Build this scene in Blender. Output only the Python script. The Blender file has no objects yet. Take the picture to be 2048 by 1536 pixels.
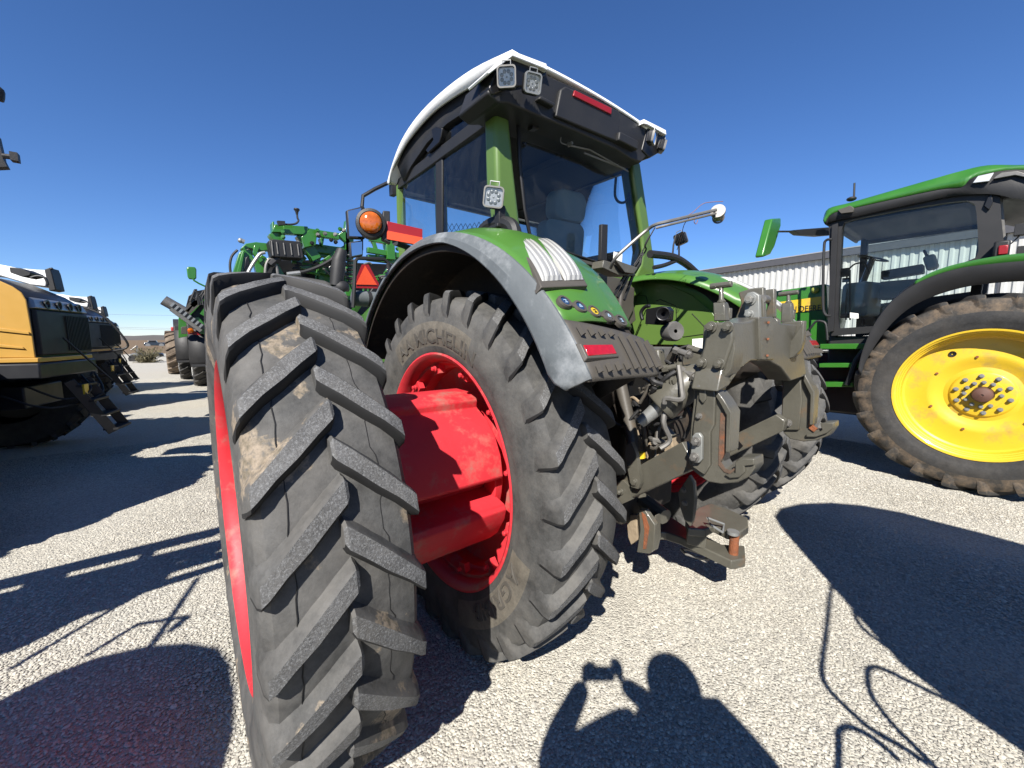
import bpy, bmesh, math, random
from mathutils import Vector, Matrix, Euler, noise as mnoise
R_=math.radians; pi=math.pi; cos=math.cos; sin=math.sin
random.seed(7)
SC=bpy.context.scene; COL=SC.collection
# ------------------------------------------------------------------ camera
CAM=Vector((-2.598,-2.0,1.734)); FPX=800.9
def camrot(yaw,pitch,roll):
    f=Vector((sin(yaw)*cos(pitch),cos(yaw)*cos(pitch),-sin(pitch)))
    r=Vector((cos(yaw),-sin(yaw),0)); u=r.cross(f)
    c,s=cos(roll),sin(roll)
    return c*r+s*u, -s*r+c*u, f
CR,CU,CF=camrot(.684,.115,-.002)
cd=bpy.data.cameras.new('camera'); cam=bpy.data.objects.new('camera',cd); COL.objects.link(cam)
mw=Matrix.Identity(4)
for i in range(3): mw[i][0]=CR[i]; mw[i][1]=CU[i]; mw[i][2]=-CF[i]; mw[i][3]=CAM[i]
cam.matrix_world=mw
cd.sensor_width=36; cd.lens=36*FPX/2048; cd.clip_start=.02; cd.clip_end=5000
SC.camera=cam
# ------------------------------------------------------------------ light
SUN=Vector((-.609,-.447,.655)).normalized()
sl=bpy.data.lights.new('sun','SUN'); sl.energy=5.0; sl.angle=R_(.53); sl.color=(1,.95,.88)
so=bpy.data.objects.new('sun',sl); COL.objects.link(so); so.rotation_euler=SUN.to_track_quat('Z','Y').to_euler(); so.location=(-20,-20,30)
W=bpy.data.worlds.new('World'); SC.world=W; W.use_nodes=True
nt=W.node_tree; nt.nodes.clear()
sky=nt.nodes.new('ShaderNodeTexSky'); sky.sky_type='NISHITA'; sky.sun_disc=False
sky.sun_elevation=math.asin(SUN.z); sky.sun_rotation=math.atan2(SUN.x,SUN.y)
sky.air_density=1.0; sky.dust_density=0.0; sky.ozone_density=4.5; sky.altitude=1200
bg=nt.nodes.new('ShaderNodeBackground'); bg.inputs[1].default_value=.062
wo=nt.nodes.new('ShaderNodeOutputWorld'); hs=nt.nodes.new('ShaderNodeHueSaturation'); hs.inputs['Saturation'].default_value=1.09; mu=nt.nodes.new('ShaderNodeMix'); mu.data_type='RGBA'; mu.blend_type='MULTIPLY'; mu.inputs[0].default_value=1; mu.inputs[7].default_value=(.92,.97,1.15,1); nt.links.new(sky.outputs[0],mu.inputs[6]); nt.links.new(mu.outputs[2],hs.inputs['Color']); nt.links.new(hs.outputs[0],bg.inputs[0]); nt.links.new(bg.outputs[0],wo.inputs[0])
SC.view_settings.view_transform='Standard'; SC.view_settings.look='None'; SC.view_settings.exposure=1.1; SC.view_settings.gamma=1
SC.cycles.max_bounces=6; SC.cycles.transparent_max_bounces=12; SC.cycles.caustics_reflective=False; SC.cycles.caustics_refractive=False
# ------------------------------------------------------------------ helpers
def P(px,py,x=None,y=None,z=None):
    """point seen at a pixel of the 2048x1536 photograph, at a given distance plane"""
    d=CR*((px-1024)/FPX)+CU*(-(py-768)/FPX)+CF
    if x is not None: t=(x-CAM.x)/d.x
    elif y is not None: t=(y-CAM.y)/d.y
    else: t=(z-CAM.z)/d.z
    return CAM+d*t
def tag(o,label=None,cat=None,group=None,kind=None):
    if label: o['label']=label
    if cat: o['category']=cat
    if group: o['group']=group
    if kind: o['kind']=kind
    return o
def thing(name,label,cat,loc=(0,0,0),group=None,rz=0):
    o=bpy.data.objects.new(name,None); COL.objects.link(o); o.location=loc; o.rotation_euler=(0,0,rz)
    o.empty_display_size=.2
    return tag(o,label,cat,group)
def wloc(o):
    v=Vector((0,0,0))
    while o is not None: v+=o.location; o=o.parent
    return v
class MB:
    def __init__(s): s.v=[]; s.f=[]; s.m=[]
    def add(s,vs,fs,m=0):
        n=len(s.v); s.v+= [tuple(v) for v in vs]; s.f+=[tuple(i+n for i in f) for f in fs]; s.m+=[m]*len(fs); return s
    def hull8(s,p,m=0):   # 8 points: bottom 4 (ccw), top 4
        return s.add(p,[(3,2,1,0),(4,5,6,7),(0,1,5,4),(1,2,6,5),(2,3,7,6),(3,0,4,7)],m)
    def box(s,c,d,m=0,rot=None):
        x,y,z=d[0]/2,d[1]/2,d[2]/2
        p=[Vector(q) for q in ((-x,-y,-z),(x,-y,-z),(x,y,-z),(-x,y,-z),(-x,-y,z),(x,-y,z),(x,y,z),(-x,y,z))]
        if rot is not None:
            if not isinstance(rot,Matrix): rot=Euler(rot).to_matrix()
            p=[rot@q for q in p]
        return s.hull8([q+Vector(c) for q in p],m)
    def prism(s,pts,ext,m=0):   # polygon of 3D points extruded by vector
        n=len(pts); e=Vector(ext); a=[Vector(p) for p in pts]; b=[p+e for p in a]
        nrm=Vector((0,0,0))
        for i in range(n): nrm+=a[i].cross(a[(i+1)%n])
        fs=[tuple(range(n)),tuple(range(2*n-1,n-1,-1))]+[(i,n+i,n+(i+1)%n,(i+1)%n) for i in range(n)]
        if nrm.dot(e)>0: fs=[tuple(reversed(f)) for f in fs]
        return s.add(a+b,fs,m)
    def beam(s,a,b,w,h,m=0,up=(0,0,1)):
        a,b=Vector(a),Vector(b); d=(b-a).normalized(); u=Vector(up); r=d.cross(u)
        if r.length<1e-4: r=d.cross(Vector((1,0,0)))
        r.normalize(); u=r.cross(d); r=r*w/2; u=u*h/2
        return s.hull8([a-r-u,a+r-u,b+r-u,b-r-u,a-r+u,a+r+u,b+r+u,b-r+u],m)
    def tube(s,pts,r,n=8,m=0,caps=True):
        pts=[Vector(p) for p in pts]; k=len(pts); rs=r if isinstance(r,(list,tuple)) else [r]*k
        t0=(pts[1]-pts[0]).normalized(); u=t0.orthogonal().normalized(); vs=[]
        for i in range(k):
            t=(pts[min(i+1,k-1)]-pts[max(i-1,0)]).normalized()
            u=(u-t*u.dot(t)).normalized(); w=t.cross(u)
            for j in range(n):
                a=2*pi*j/n; vs.append(pts[i]+(u*cos(a)+w*sin(a))*rs[i])
        fs=[(i*n+j,i*n+(j+1)%n,(i+1)*n+(j+1)%n,(i+1)*n+j) for i in range(k-1) for j in range(n)]
        if caps: fs+=[tuple(reversed(range(n))),tuple(range((k-1)*n,k*n))]
        return s.add(vs,fs,m)
    def cyl(s,a,b,r,n=16,m=0,r2=None): return s.tube([a,b],[r,r if r2 is None else r2],n,m)
    def lathe(s,prof,o=(0,0,0),ax=(1,0,0),n=48,m=0,a0=0,a1=2*pi,close=False):   # prof: (along, radius)
        ax=Vector(ax).normalized(); u=ax.orthogonal().normalized()
        if abs(ax.x)>.9: u=Vector((0,0,1))
        w=ax.cross(u); o=Vector(o); full=abs(a1-a0-2*pi)<1e-6; k=n if full else n+1; L=len(prof); vs=[]
        for i in range(k):
            a=a0+(a1-a0)*i/n; d=u*cos(a)+w*sin(a)
            for (x,r) in prof: vs.append(o+ax*x+d*r)
        fs=[]; q=L if close else L-1
        for i in range(n):
            i2=(i+1)%k
            for j in range(q):
                j2=(j+1)%L; fs.append((i*L+j,i*L+j2,i2*L+j2,i2*L+j))
        return s.add(vs,fs,m)
    def grid(s,rows,m=0,closed=False):
        n=len(rows[0]); vs=[p for r in rows for p in r]
        fs=[(i*n+j,i*n+j+1,(i+1)*n+j+1,(i+1)*n+j) for i in range(len(rows)-1) for j in range(n-1)]
        if closed: fs+=[(i*n+n-1,i*n,(i+1)*n,(i+1)*n+n-1) for i in range(len(rows)-1)]
        return s.add(vs,fs,m)
    def ball(s,c,r,n=12,m=0,sc=(1,1,1)):
        prof=[(-cos(pi*i/(n//2))*r,max(sin(pi*i/(n//2))*r,1e-4)) for i in range(n//2+1)]
        k=len(s.v); s.lathe(prof,(0,0,0),(0,0,1),n,m)
        for i in range(k,len(s.v)):
            v=s.v[i]; s.v[i]=(v[0]*sc[0]+c[0],v[1]*sc[1]+c[1],v[2]*sc[2]+c[2])
        return s
    def bolt(s,c,ax,r,h,m=0,washer=True):
        c=Vector(c); ax=Vector(ax).normalized()
        if washer: s.cyl(c,c+ax*h*.25,r*1.35,16,m)
        s.cyl(c+ax*h*.2,c+ax*h,r,6,m); s.cyl(c+ax*h,c+ax*h*1.08,r*.7,6,m)
        return s
    def islands(s):
        par=list(range(len(s.v)))
        def fd(a):
            while par[a]!=a: par[a]=par[par[a]]; a=par[a]
            return a
        for f in s.f:
            for q in f[1:]: par[fd(q)]=fd(f[0])
        gr={}
        for f,m in zip(s.f,s.m): gr.setdefault(fd(f[0]),[]).append((f,m))
        out=[]
        for fs in gr.values():
            ix={}; mb=MB()
            for f,m in fs:
                g=[]
                for q in f:
                    if q not in ix: ix[q]=len(mb.v); mb.v.append(s.v[q])
                    g.append(ix[q])
                mb.f.append(tuple(g)); mb.m.append(m)
            out.append(mb)
        return out
    def build(s,name,mats,parent=None,bevel=0,smooth=35,solid=0,fixn=True,seg=2,sub=0,split=False):
        if split: return [q.build(name,mats,parent,bevel,smooth,solid,fixn,seg,sub) for q in s.islands()]
        me=bpy.data.meshes.new(name); off=wloc(parent) if parent else Vector((0,0,0))
        me.from_pydata([tuple(Vector(v)-off) for v in s.v],[],s.f)
        if not isinstance(mats,(list,tuple)): mats=[mats]
        for q in mats: me.materials.append(q)
        me.polygons.foreach_set('material_index',s.m)
        if fixn:
            bm=bmesh.new(); bm.from_mesh(me); bmesh.ops.recalc_face_normals(bm,faces=bm.faces); bm.to_mesh(me); bm.free()
        if smooth:
            me.polygons.foreach_set('use_smooth',[True]*len(me.polygons)); me.set_sharp_from_angle(angle=R_(smooth))
        me.update()
        o=bpy.data.objects.new(name,me); COL.objects.link(o)
        if parent: o.parent=parent
        if solid:
            q=o.modifiers.new('t','SOLIDIFY'); q.thickness=solid; q.offset=-1
        if sub:
            q=o.modifiers.new('s','SUBSURF'); q.levels=sub; q.render_levels=sub
        if bevel:
            q=o.modifiers.new('b','BEVEL'); q.width=bevel; q.segments=seg; q.limit_method='ANGLE'; q.angle_limit=R_(38); q.harden_normals=False
        return o
def cr(pts,n=6):      # catmull-rom smoothing of a path
    pts=[Vector(p) for p in pts]; out=[]
    for i in range(len(pts)-1):
        p0=pts[max(i-1,0)];p1=pts[i];p2=pts[i+1];p3=pts[min(i+2,len(pts)-1)]
        for k in range(n):
            t=k/n; out.append(.5*((2*p1)+(-p0+p2)*t+(2*p0-5*p1+4*p2-p3)*t*t+(-p0+3*p1-3*p2+p3)*t**3))
    return out+[pts[-1]]
def lerp(a,b,t): return a+(b-a)*t
def rpoly(c,w,h,r,n=4):   # rounded rectangle (2D)
    out=[]
    for (sx,sy,a) in ((1,1,0),(-1,1,90),(-1,-1,180),(1,-1,270)):
        for k in range(n+1):
            t=R_(a+90*k/n); out.append((c[0]+sx*(w/2-r)+r*cos(t),c[1]+sy*(h/2-r)+r*sin(t)))
    return out
# ------------------------------------------------------------------ materials
def srgb(h):
    h=h.lstrip('#'); c=[int(h[i:i+2],16)/255 for i in (0,2,4)]
    return tuple((x/12.92 if x<=.04045 else ((x+.055)/1.055)**2.4) for x in c)
ALB=.60
def mat(name,col,rough=.5,metal=0,var=.12,vscale=6,bump=.0,bscale=60,dirt=None,damt=.0,dscale=3,coat=0,spec=.5,dust=0,alpha=None,trans=0,ior=1.45):
    m=bpy.data.materials.new(name); m.use_nodes=True; n=m.node_tree; b=n.nodes['Principled BSDF']; L=n.links.new
    if isinstance(col,str): col=srgb(col)
    if 'white' not in name: col=tuple(c*ALB for c in col)
    if dirt is not None and not isinstance(dirt,str): dirt=tuple(c*ALB for c in dirt)
    tc=n.nodes.new('ShaderNodeTexCoord')
    ns=n.nodes.new('ShaderNodeTexNoise'); ns.inputs['Scale'].default_value=vscale; ns.inputs['Detail'].default_value=6; L(tc.outputs['Object'],ns.inputs['Vector'])
    mx=n.nodes.new('ShaderNodeMix'); mx.data_type='RGBA'
    mx.inputs[6].default_value=(*[c*(1-var) for c in col],1); mx.inputs[7].default_value=(*[min(1,c*(1+var)) for c in col],1)
    L(ns.outputs[0],mx.inputs[0]); out=mx.outputs[2]
    if dirt is not None and damt>0:
        if isinstance(dirt,str): dirt=srgb(dirt)
        n2=n.nodes.new('ShaderNodeTexNoise'); n2.inputs['Scale'].default_value=dscale; n2.inputs['Detail'].default_value=9; n2.inputs['Roughness'].default_value=.68; L(tc.outputs['Object'],n2.inputs['Vector'])
        rp=n.nodes.new('ShaderNodeValToRGB'); rp.color_ramp.elements[0].position=.62-damt*.3; rp.color_ramp.elements[1].position=.72-damt*.1
        L(n2.outputs[0],rp.inputs[0]); m2=n.nodes.new('ShaderNodeMix'); m2.data_type='RGBA'; L(rp.outputs[0],m2.inputs[0]); L(out,m2.inputs[6]); m2.inputs[7].default_value=(*dirt,1); out=m2.outputs[2]
    L(out,b.inputs['Base Color'])
    b.inputs['Metallic'].default_value=metal; b.inputs['Specular IOR Level'].default_value=spec
    b.inputs['Coat Weight'].default_value=coat; b.inputs['Coat Roughness'].default_value=.08; b.inputs['IOR'].default_value=ior
    if trans: b.inputs['Transmission Weight'].default_value=trans
    mr=n.nodes.new('ShaderNodeMapRange'); mr.inputs[3].default_value=max(.02,rough-.1); mr.inputs[4].default_value=min(1,rough+.1); L(ns.outputs[0],mr.inputs[0]); L(mr.outputs[0],b.inputs['Roughness'])
    if bump:
        nb=n.nodes.new('ShaderNodeTexNoise'); nb.inputs['Scale'].default_value=bscale; nb.inputs['Detail'].default_value=5; L(tc.outputs['Object'],nb.inputs['Vector'])
        bp=n.nodes.new('ShaderNodeBump'); bp.inputs['Strength'].default_value=bump; bp.inputs['Distance'].default_value=.01; L(nb.outputs[0],bp.inputs['Height']); L(bp.outputs[0],b.inputs['Normal'])
    return m
def glassmat(name,tint,fac,rough=.02):     # thin tinted sheet: glossy + tinted transparency
    m=bpy.data.materials.new(name); m.use_nodes=True; n=m.node_tree; n.nodes.clear(); L=n.links.new
    o=n.nodes.new('ShaderNodeOutputMaterial'); tr=n.nodes.new('ShaderNodeBsdfTransparent'); tr.inputs[0].default_value=(*tint,1)
    gl=n.nodes.new('ShaderNodeBsdfGlossy'); gl.inputs['Roughness'].default_value=rough; gl.inputs[0].default_value=(.9,.95,1,1)
    fr=n.nodes.new('ShaderNodeFresnel'); fr.inputs[0].default_value=1.45; mx=n.nodes.new('ShaderNodeMixShader')
    L(fr.outputs[0],mx.inputs[0]); L(tr.outputs[0],mx.inputs[1]); L(gl.outputs[0],mx.inputs[2])
    df=n.nodes.new('ShaderNodeBsdfDiffuse'); df.inputs[0].default_value=(.45,.47,.46,1)
    tc=n.nodes.new('ShaderNodeTexCoord'); ns=n.nodes.new('ShaderNodeTexNoise'); ns.inputs['Scale'].default_value=9; ns.inputs['Detail'].default_value=10; ns.inputs['Roughness'].default_value=.75; L(tc.outputs['Object'],ns.inputs['Vector'])
    mr=n.nodes.new('ShaderNodeMapRange'); mr.inputs[1].default_value=.35; mr.inputs[2].default_value=.8; mr.inputs[3].default_value=0; mr.inputs[4].default_value=fac; L(ns.outputs[0],mr.inputs[0])
    m2=n.nodes.new('ShaderNodeMixShader'); L(mr.outputs[0],m2.inputs[0]); L(mx.outputs[0],m2.inputs[1]); L(df.outputs[0],m2.inputs[2]); L(m2.outputs[0],o.inputs[0])
    return m
def rubbermat(name,base,speck,speckamt,dust,dustamt,dscale=3,patch=0):
    m=bpy.data.materials.new(name); m.use_nodes=True; n=m.node_tree; b=n.nodes['Principled BSDF']; L=n.links.new
    tc=n.nodes.new('ShaderNodeTexCoord'); O=tc.outputs['Object']
    base,speck,dust=[tuple(x*ALB for x in q) for q in (base,speck,dust)]
    def N(sc,det,ro=.6):
        q=n.nodes.new('ShaderNodeTexNoise'); q.inputs['Scale'].default_value=sc; q.inputs['Detail'].default_value=det; q.inputs['Roughness'].default_value=ro; L(O,q.inputs['Vector']); return q.outputs[0]
    def ramp(src,a,b_):
        q=n.nodes.new('ShaderNodeMapRange'); q.inputs[1].default_value=a; q.inputs[2].default_value=b_; L(src,q.inputs[0]); return q.outputs[0]
    def mix(f,a,c):
        q=n.nodes.new('ShaderNodeMix'); q.data_type='RGBA'
        L(f,q.inputs[0])
        for k,x in ((6,a),(7,c)):
            if isinstance(x,tuple): q.inputs[k].default_value=(*x,1)
            else: L(x,q.inputs[k])
        return q.outputs[2]
    def mul(a,k):
        q=n.nodes.new('ShaderNodeMath'); q.operation='MULTIPLY'; L(a,q.inputs[0])
        if isinstance(k,(int,float)): q.inputs[1].default_value=k
        else: L(k,q.inputs[1])
        return q.outputs[0]
    c=mix(ramp(N(7,10,.75),.32,.7),tuple(x*.5 for x in base),tuple(x*1.6 for x in base)); c=mix(mul(ramp(N(55,6,.8),.42,.7),.45),c,tuple(x*.35 for x in base))
    c=mix(mul(ramp(N(dscale,8,.7),.42,.72),dustamt),c,dust)
    if speckamt: c=mix(mul(ramp(N(170,3,.8),.50,.66),speckamt),c,speck)
    if patch:
        c=mix(mul(ramp(N(3.1,10,.62),.575,.595),ramp(N(60,4),.3,.5)),c,mix(ramp(N(38,6,.7),.35,.6),(.10,.085,.06),(.24,.195,.145)))
    L(c,b.inputs['Base Color']); b.inputs['Roughness'].default_value=.72; b.inputs['Specular IOR Level'].default_value=.35
    bp=n.nodes.new('ShaderNodeBump'); bp.inputs['Strength'].default_value=.7 if speckamt else .35; bp.inputs['Distance'].default_value=.006; L(N(120 if speckamt else 40,6,.7),bp.inputs['Height']); L(bp.outputs[0],b.inputs['Normal'])
    return m
M={}
M['rub']=rubbermat('tyre_rubber',(.090,.090,.087),(.2,.2,.2),0,(.20,.19,.175),.75,4,patch=1)
M['rubi']=rubbermat('tyre_rubber_inner',(.084,.084,.081),(.2,.2,.2),0,(.20,.19,.17),.75,4)
M['dark']=mat('lug_shade_and_seam_rubber',(.016,.016,.016),.7,var=.3)  # shade put into the colour of lower lug sides; also the dark mould seams
M['lug']=rubbermat('worn_lug_top',(.125,.126,.127),(.36,.37,.375),.6,(.2,.19,.17),.5)
M['rub2']=rubbermat('tyre_rubber_clean',(.040,.040,.040),(.2,.2,.2),0,(.13,.115,.095),.5,2.2)
M['band']=rubbermat('tyre_label_band',(.16,.145,.12),(.2,.2,.2),0,(.26,.23,.18),.7,5)
M['letter']=mat('raised_tyre_lettering',(.105,.096,.082),.75,var=.3,vscale=20)
M['red']=mat('red_rim_paint',(.80,.040,.055),.55,var=.22,vscale=4,dirt=(.50,.20,.16),damt=.34,dscale=5,coat=.0,bump=.12,bscale=30)
M['black']=mat('black_plastic',(.022,.022,.023),.55,var=.25,bump=.1,bscale=120)
M['blk2']=mat('black_gloss',(.012,.012,.013),.38,var=.1)
M['rubber']=mat('black_hose_rubber',(.025,.025,.026),.6,var=.3)
M['green']=mat('mid_green_paint',(.085,.235,.035),.38,var=.10,vscale=3,dirt=(.16,.22,.10),damt=.1,dscale=2,coat=.35,bump=.03,bscale=30)
M['green2']=mat('light_green_paint',(.125,.225,.045),.42,var=.10,vscale=3,coat=.3)
M['lip']=mat('weathered_grey_fender_rubber',(.135,.152,.160),.6,var=.22,vscale=7,dirt=(.33,.35,.36),damt=.4,dscale=4,bump=.15,bscale=40)
M['brown']=mat('grey_brown_plastic',(.105,.095,.080),.5,var=.15,dirt=(.17,.13,.09),damt=.15,bump=.08)
M['liner']=mat('dirty_black_liner',(.035,.028,.022),.8,var=.4,dirt=(.10,.07,.045),damt=.3,dscale=5,bump=.3,bscale=25)
M['cast']=mat('grey_brown_cast_paint',(.128,.122,.098),.40,var=.28,vscale=8,dirt=(.19,.13,.08),damt=.12,dscale=5,coat=.2,bump=.15,bscale=45)
M['rust']=mat('rust',(.30,.10,.04),.8,var=.4,vscale=30,bump=.5,bscale=80,dirt=(.12,.09,.07),damt=.4,dscale=12)
M['steel']=mat('zinc_steel',(.42,.43,.42),.45,metal=.5,var=.12,vscale=20)
M['dsteel']=mat('dull_steel',(.28,.27,.25),.5,metal=.5,var=.3,vscale=20)
M['ledc']=mat('led_cup_dark',(.16,.17,.17),.3,metal=.3,var=.3)
M['zinc']=mat('light_zinc_plate',(.34,.35,.33),.45,metal=.25,var=.12,dirt=(.25,.2,.14),damt=.15)
M['worn']=mat('worn_rust_paint',(.15,.10,.07),.6,var=.3,vscale=20,dirt=(.30,.11,.05),damt=.45,dscale=14,bump=.3)
M['white']=mat('white_roof_paint',(.80,.80,.77),.4,var=.05,coat=.2,dirt=(.6,.58,.52),damt=.12)
M['dirtm']=mat('caked_mud',(.36,.28,.19),.9,var=.3,vscale=14,bump=.5,bscale=30)
M['lens']=mat('clear_lamp_lens',(.78,.80,.80),.12,metal=.0,var=.1,coat=1,vscale=40)
M['ribl']=mat('clear_ribbed_plastic',(.62,.62,.58),.2,var=.1,coat=1); M['ribd']=mat('clear_plastic_groove',(.34,.34,.33),.25,var=.2,coat=1)
M['chrome']=mat('lamp_reflector',(.5,.5,.49),.35,metal=.6,var=.1)
M['redlens']=mat('red_lens',(.55,.01,.015),.15,var=.3,vscale=60,coat=1)
M['amber']=mat('amber_lens',(.62,.14,.01),.12,var=.7,vscale=28,coat=1)
M['orange']=mat('fluorescent_orange_red',(.95,.10,.03),.5,var=.04)
M['refl']=mat('dark_red_reflective',(.38,.015,.02),.35,var=.08)
M['yellow']=mat('yellow_paint',(.92,.62,.035),.4,var=.10,vscale=3,coat=.2,dirt=(.62,.42,.10),damt=.22,dscale=3,bump=.04,bscale=20)
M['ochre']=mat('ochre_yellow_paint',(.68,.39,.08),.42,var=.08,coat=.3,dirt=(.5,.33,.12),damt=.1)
M['jdg']=mat('deep_green_paint',(.045,.215,.024),.36,var=.10,coat=.5)
M['navy']=mat('black_hood_paint',(.016,.018,.024),.5,var=.1,coat=.1)
M['glass']=glassmat('tinted_cab_glass',(.86,.95,.97),.03)
M['glass2']=glassmat('dark_cab_glass',(.80,.88,.86),.03)
M['clear']=glassmat('clear_cover',(.95,.96,.97),.1)
M['mirror']=mat('mirror_glass',(.8,.82,.85),.03,metal=1,var=.01)
M['seat']=mat('dark_seat_fabric',(.24,.31,.32),.75,var=.2,bump=.2,bscale=150)
M['cream']=mat('beige_cab_lining',(.42,.40,.34),.7,var=.08)
M['skin']=mat('skin',(.50,.30,.21),.5)
M['cloth']=mat('navy_cloth',(.04,.05,.08),.85,bump=.3,bscale=200)
M['paper']=mat('white_sticker',(.75,.75,.70),.5,var=.03)
M['teal']=mat('teal_tag',(.08,.55,.42),.5,var=.03)
# ------------------------------------------------------------------ ground
def gravelmat():
    m=bpy.data.materials.new('crushed_limestone'); m.use_nodes=True; n=m.node_tree; b=n.nodes['Principled BSDF']; L=n.links.new
    tc=n.nodes.new('ShaderNodeTexCoord'); O=tc.outputs['Object']
    def V(sc,f='F1'):
        q=n.nodes.new('ShaderNodeTexVoronoi'); q.inputs['Scale'].default_value=sc; q.feature=f; L(O,q.inputs['Vector']); return q
    def N(sc,d,r=.6):
        q=n.nodes.new('ShaderNodeTexNoise'); q.inputs['Scale'].default_value=sc; q.inputs['Detail'].default_value=d; q.inputs['Roughness'].default_value=r; L(O,q.inputs['Vector']); return q.outputs[0]
    v=V(85); rp=n.nodes.new('ShaderNodeValToRGB'); sp=n.nodes.new('ShaderNodeSeparateColor'); L(v.outputs['Color'],sp.inputs[0]); L(sp.outputs[0],rp.inputs[0])
    e=rp.color_ramp.elements; e[0].position=0; e[0].color=(.255,.243,.213,1); e[1].position=1; e[1].color=(.45,.435,.375,1)
    for p,c in ((.3,(.33,.315,.275,1)),(.65,(.39,.375,.325,1))):
        q=e.new(p); q.color=c
    dk=n.nodes.new('ShaderNodeMapRange'); dk.inputs[1].default_value=.004; dk.inputs[2].default_value=.012; dk.inputs[3].default_value=1; dk.inputs[4].default_value=1
    mp=n.nodes.new('ShaderNodeMix'); mp.data_type='RGBA'; mr=n.nodes.new('ShaderNodeMapRange'); mr.inputs[1].default_value=.35; mr.inputs[2].default_value=.7; mr.inputs[4].default_value=.5; L(N(.8,6),mr.inputs[0]); L(mr.outputs[0],mp.inputs[0]); L(rp.outputs[0],mp.inputs[6]); mp.inputs[7].default_value=(.37,.34,.28,1)
    # far away: dry brown field
    sx=n.nodes.new('ShaderNodeSeparateXYZ'); L(O,sx.inputs[0]); fy=n.nodes.new('ShaderNodeMapRange'); fy.inputs[1].default_value=58; fy.inputs[2].default_value=62; L(sx.outputs[1],fy.inputs[0])
    mf=n.nodes.new('ShaderNodeMix'); mf.data_type='RGBA'; L(fy.outputs[0],mf.inputs[0]); L(mp.outputs[2],mf.inputs[6]); mf.inputs[7].default_value=(.14,.098,.058,1)
    L(mf.outputs[2],b.inputs['Base Color']); b.inputs['Roughness'].default_value=.9; b.inputs['Specular IOR Level'].default_value=.2
    ad=n.nodes.new('ShaderNodeMath'); ad.operation='MULTIPLY_ADD'; L(v.outputs['Distance'],ad.inputs[0]); ad.inputs[1].default_value=-.9; L(N(25,4),ad.inputs[2])
    bp=n.nodes.new('ShaderNodeBump'); bp.inputs['Strength'].default_value=1; bp.inputs['Distance'].default_value=.009; L(ad.outputs[0],bp.inputs['Height']); L(bp.outputs[0],b.inputs['Normal'])
    return m
M['gravel']=gravelmat()
g=MB(); xs=[-1500,-300,-60,-20]+[-12+i*1 for i in range(25)]+[20,60,300,1500]
ys=[-300,-60,-20,-8]+[-6+i*1 for i in range(30)]+[40,80,300,1500,3000]
def gz(x,y):
    a=.012*mnoise.noise((x*.7,y*.7,0)) if abs(x)<15 and abs(y)<25 else 0
    return a-.012
g.grid([[(x,y,gz(x,y)) for x in xs] for y in ys])
ground=tag(g.build('ground',M['gravel'],smooth=80),kind='structure')
# scattered crushed stones lying on the yard close to the viewer
def stones(nm,lb,dens,s0,s1,x0,x1,y0,y1,seed):
    protos=[]
    sm=bpy.data.materials.new('stone'); sm.use_nodes=True; n=sm.node_tree; b=n.nodes['Principled BSDF']; L=n.links.new
    oi=n.nodes.new('ShaderNodeObjectInfo'); rp=n.nodes.new('ShaderNodeValToRGB'); L(oi.outputs['Random'],rp.inputs[0])
    e=rp.color_ramp.elements; e[0].color=(.25,.238,.208,1); e[1].color=(.47,.452,.39,1)
    for p,c in ((.2,(.32,.306,.268,1)),(.55,(.39,.373,.325,1)),(.75,(.43,.40,.335,1))): q=e.new(p); q.color=c
    L(rp.outputs[0],b.inputs['Base Color']); b.inputs['Roughness'].default_value=.85; b.inputs['Specular IOR Level'].default_value=.25
    pc=bpy.data.collections.new('stone_shapes')
    rs=random.Random(3)
    for k in range(6):
        bm=bmesh.new(); bmesh.ops.create_icosphere(bm,subdivisions=1,radius=1)
        for v in bm.verts:
            v.co*=rs.uniform(.75,1.15); v.co.x*=1.25; v.co.z*=.42
        me=bpy.data.meshes.new('stone'); bm.to_mesh(me); bm.free(); me.materials.append(sm)
        o=bpy.data.objects.new('stone',me); pc.objects.link(o)
    g=MB(); st=.5; rows=[]
    y=y0
    while y<=y1: rows.append([(x*st,y,gz(x*st,y)+.002) for x in range(x0,x1)]); y+=st
    g.grid(rows); o=g.build(nm,sm,smooth=0)
    tag(o,lb,'gravel',kind='stuff')
    ng=bpy.data.node_groups.new('scatter','GeometryNodeTree'); ng.interface.new_socket('Geometry',in_out='INPUT',socket_type='NodeSocketGeometry'); ng.interface.new_socket('Geometry',in_out='OUTPUT',socket_type='NodeSocketGeometry')
    N=ng.nodes.new; L=ng.links.new
    gi=N('NodeGroupInput'); go=N('NodeGroupOutput'); dp=N('GeometryNodeDistributePointsOnFaces'); dp.inputs['Density'].default_value=dens; dp.inputs['Seed'].default_value=seed
    ci=N('GeometryNodeCollectionInfo'); ci.inputs[0].default_value=pc; ci.inputs['Separate Children'].default_value=True; ci.inputs['Reset Children'].default_value=True
    ip=N('GeometryNodeInstanceOnPoints'); ip.inputs['Pick Instance'].default_value=True
    rv=N('FunctionNodeRandomValue'); rv.data_type='FLOAT_VECTOR'; rv.inputs[0].default_value=(-.3,-.3,-3.14); rv.inputs[1].default_value=(.3,.3,3.14)
    rr=N('FunctionNodeRandomValue'); rr.data_type='FLOAT'; rr.inputs[2].default_value=s0; rr.inputs[3].default_value=s1
    L(gi.outputs[0],dp.inputs[0]); L(dp.outputs[0],ip.inputs[0]); L(ci.outputs[0],ip.inputs['Instance']); L(rv.outputs[0],ip.inputs['Rotation']); L(rr.outputs[1],ip.inputs['Scale']); L(ip.outputs[0],go.inputs[0])
    md=o.modifiers.new('scatter','NODES'); md.node_group=ng
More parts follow.
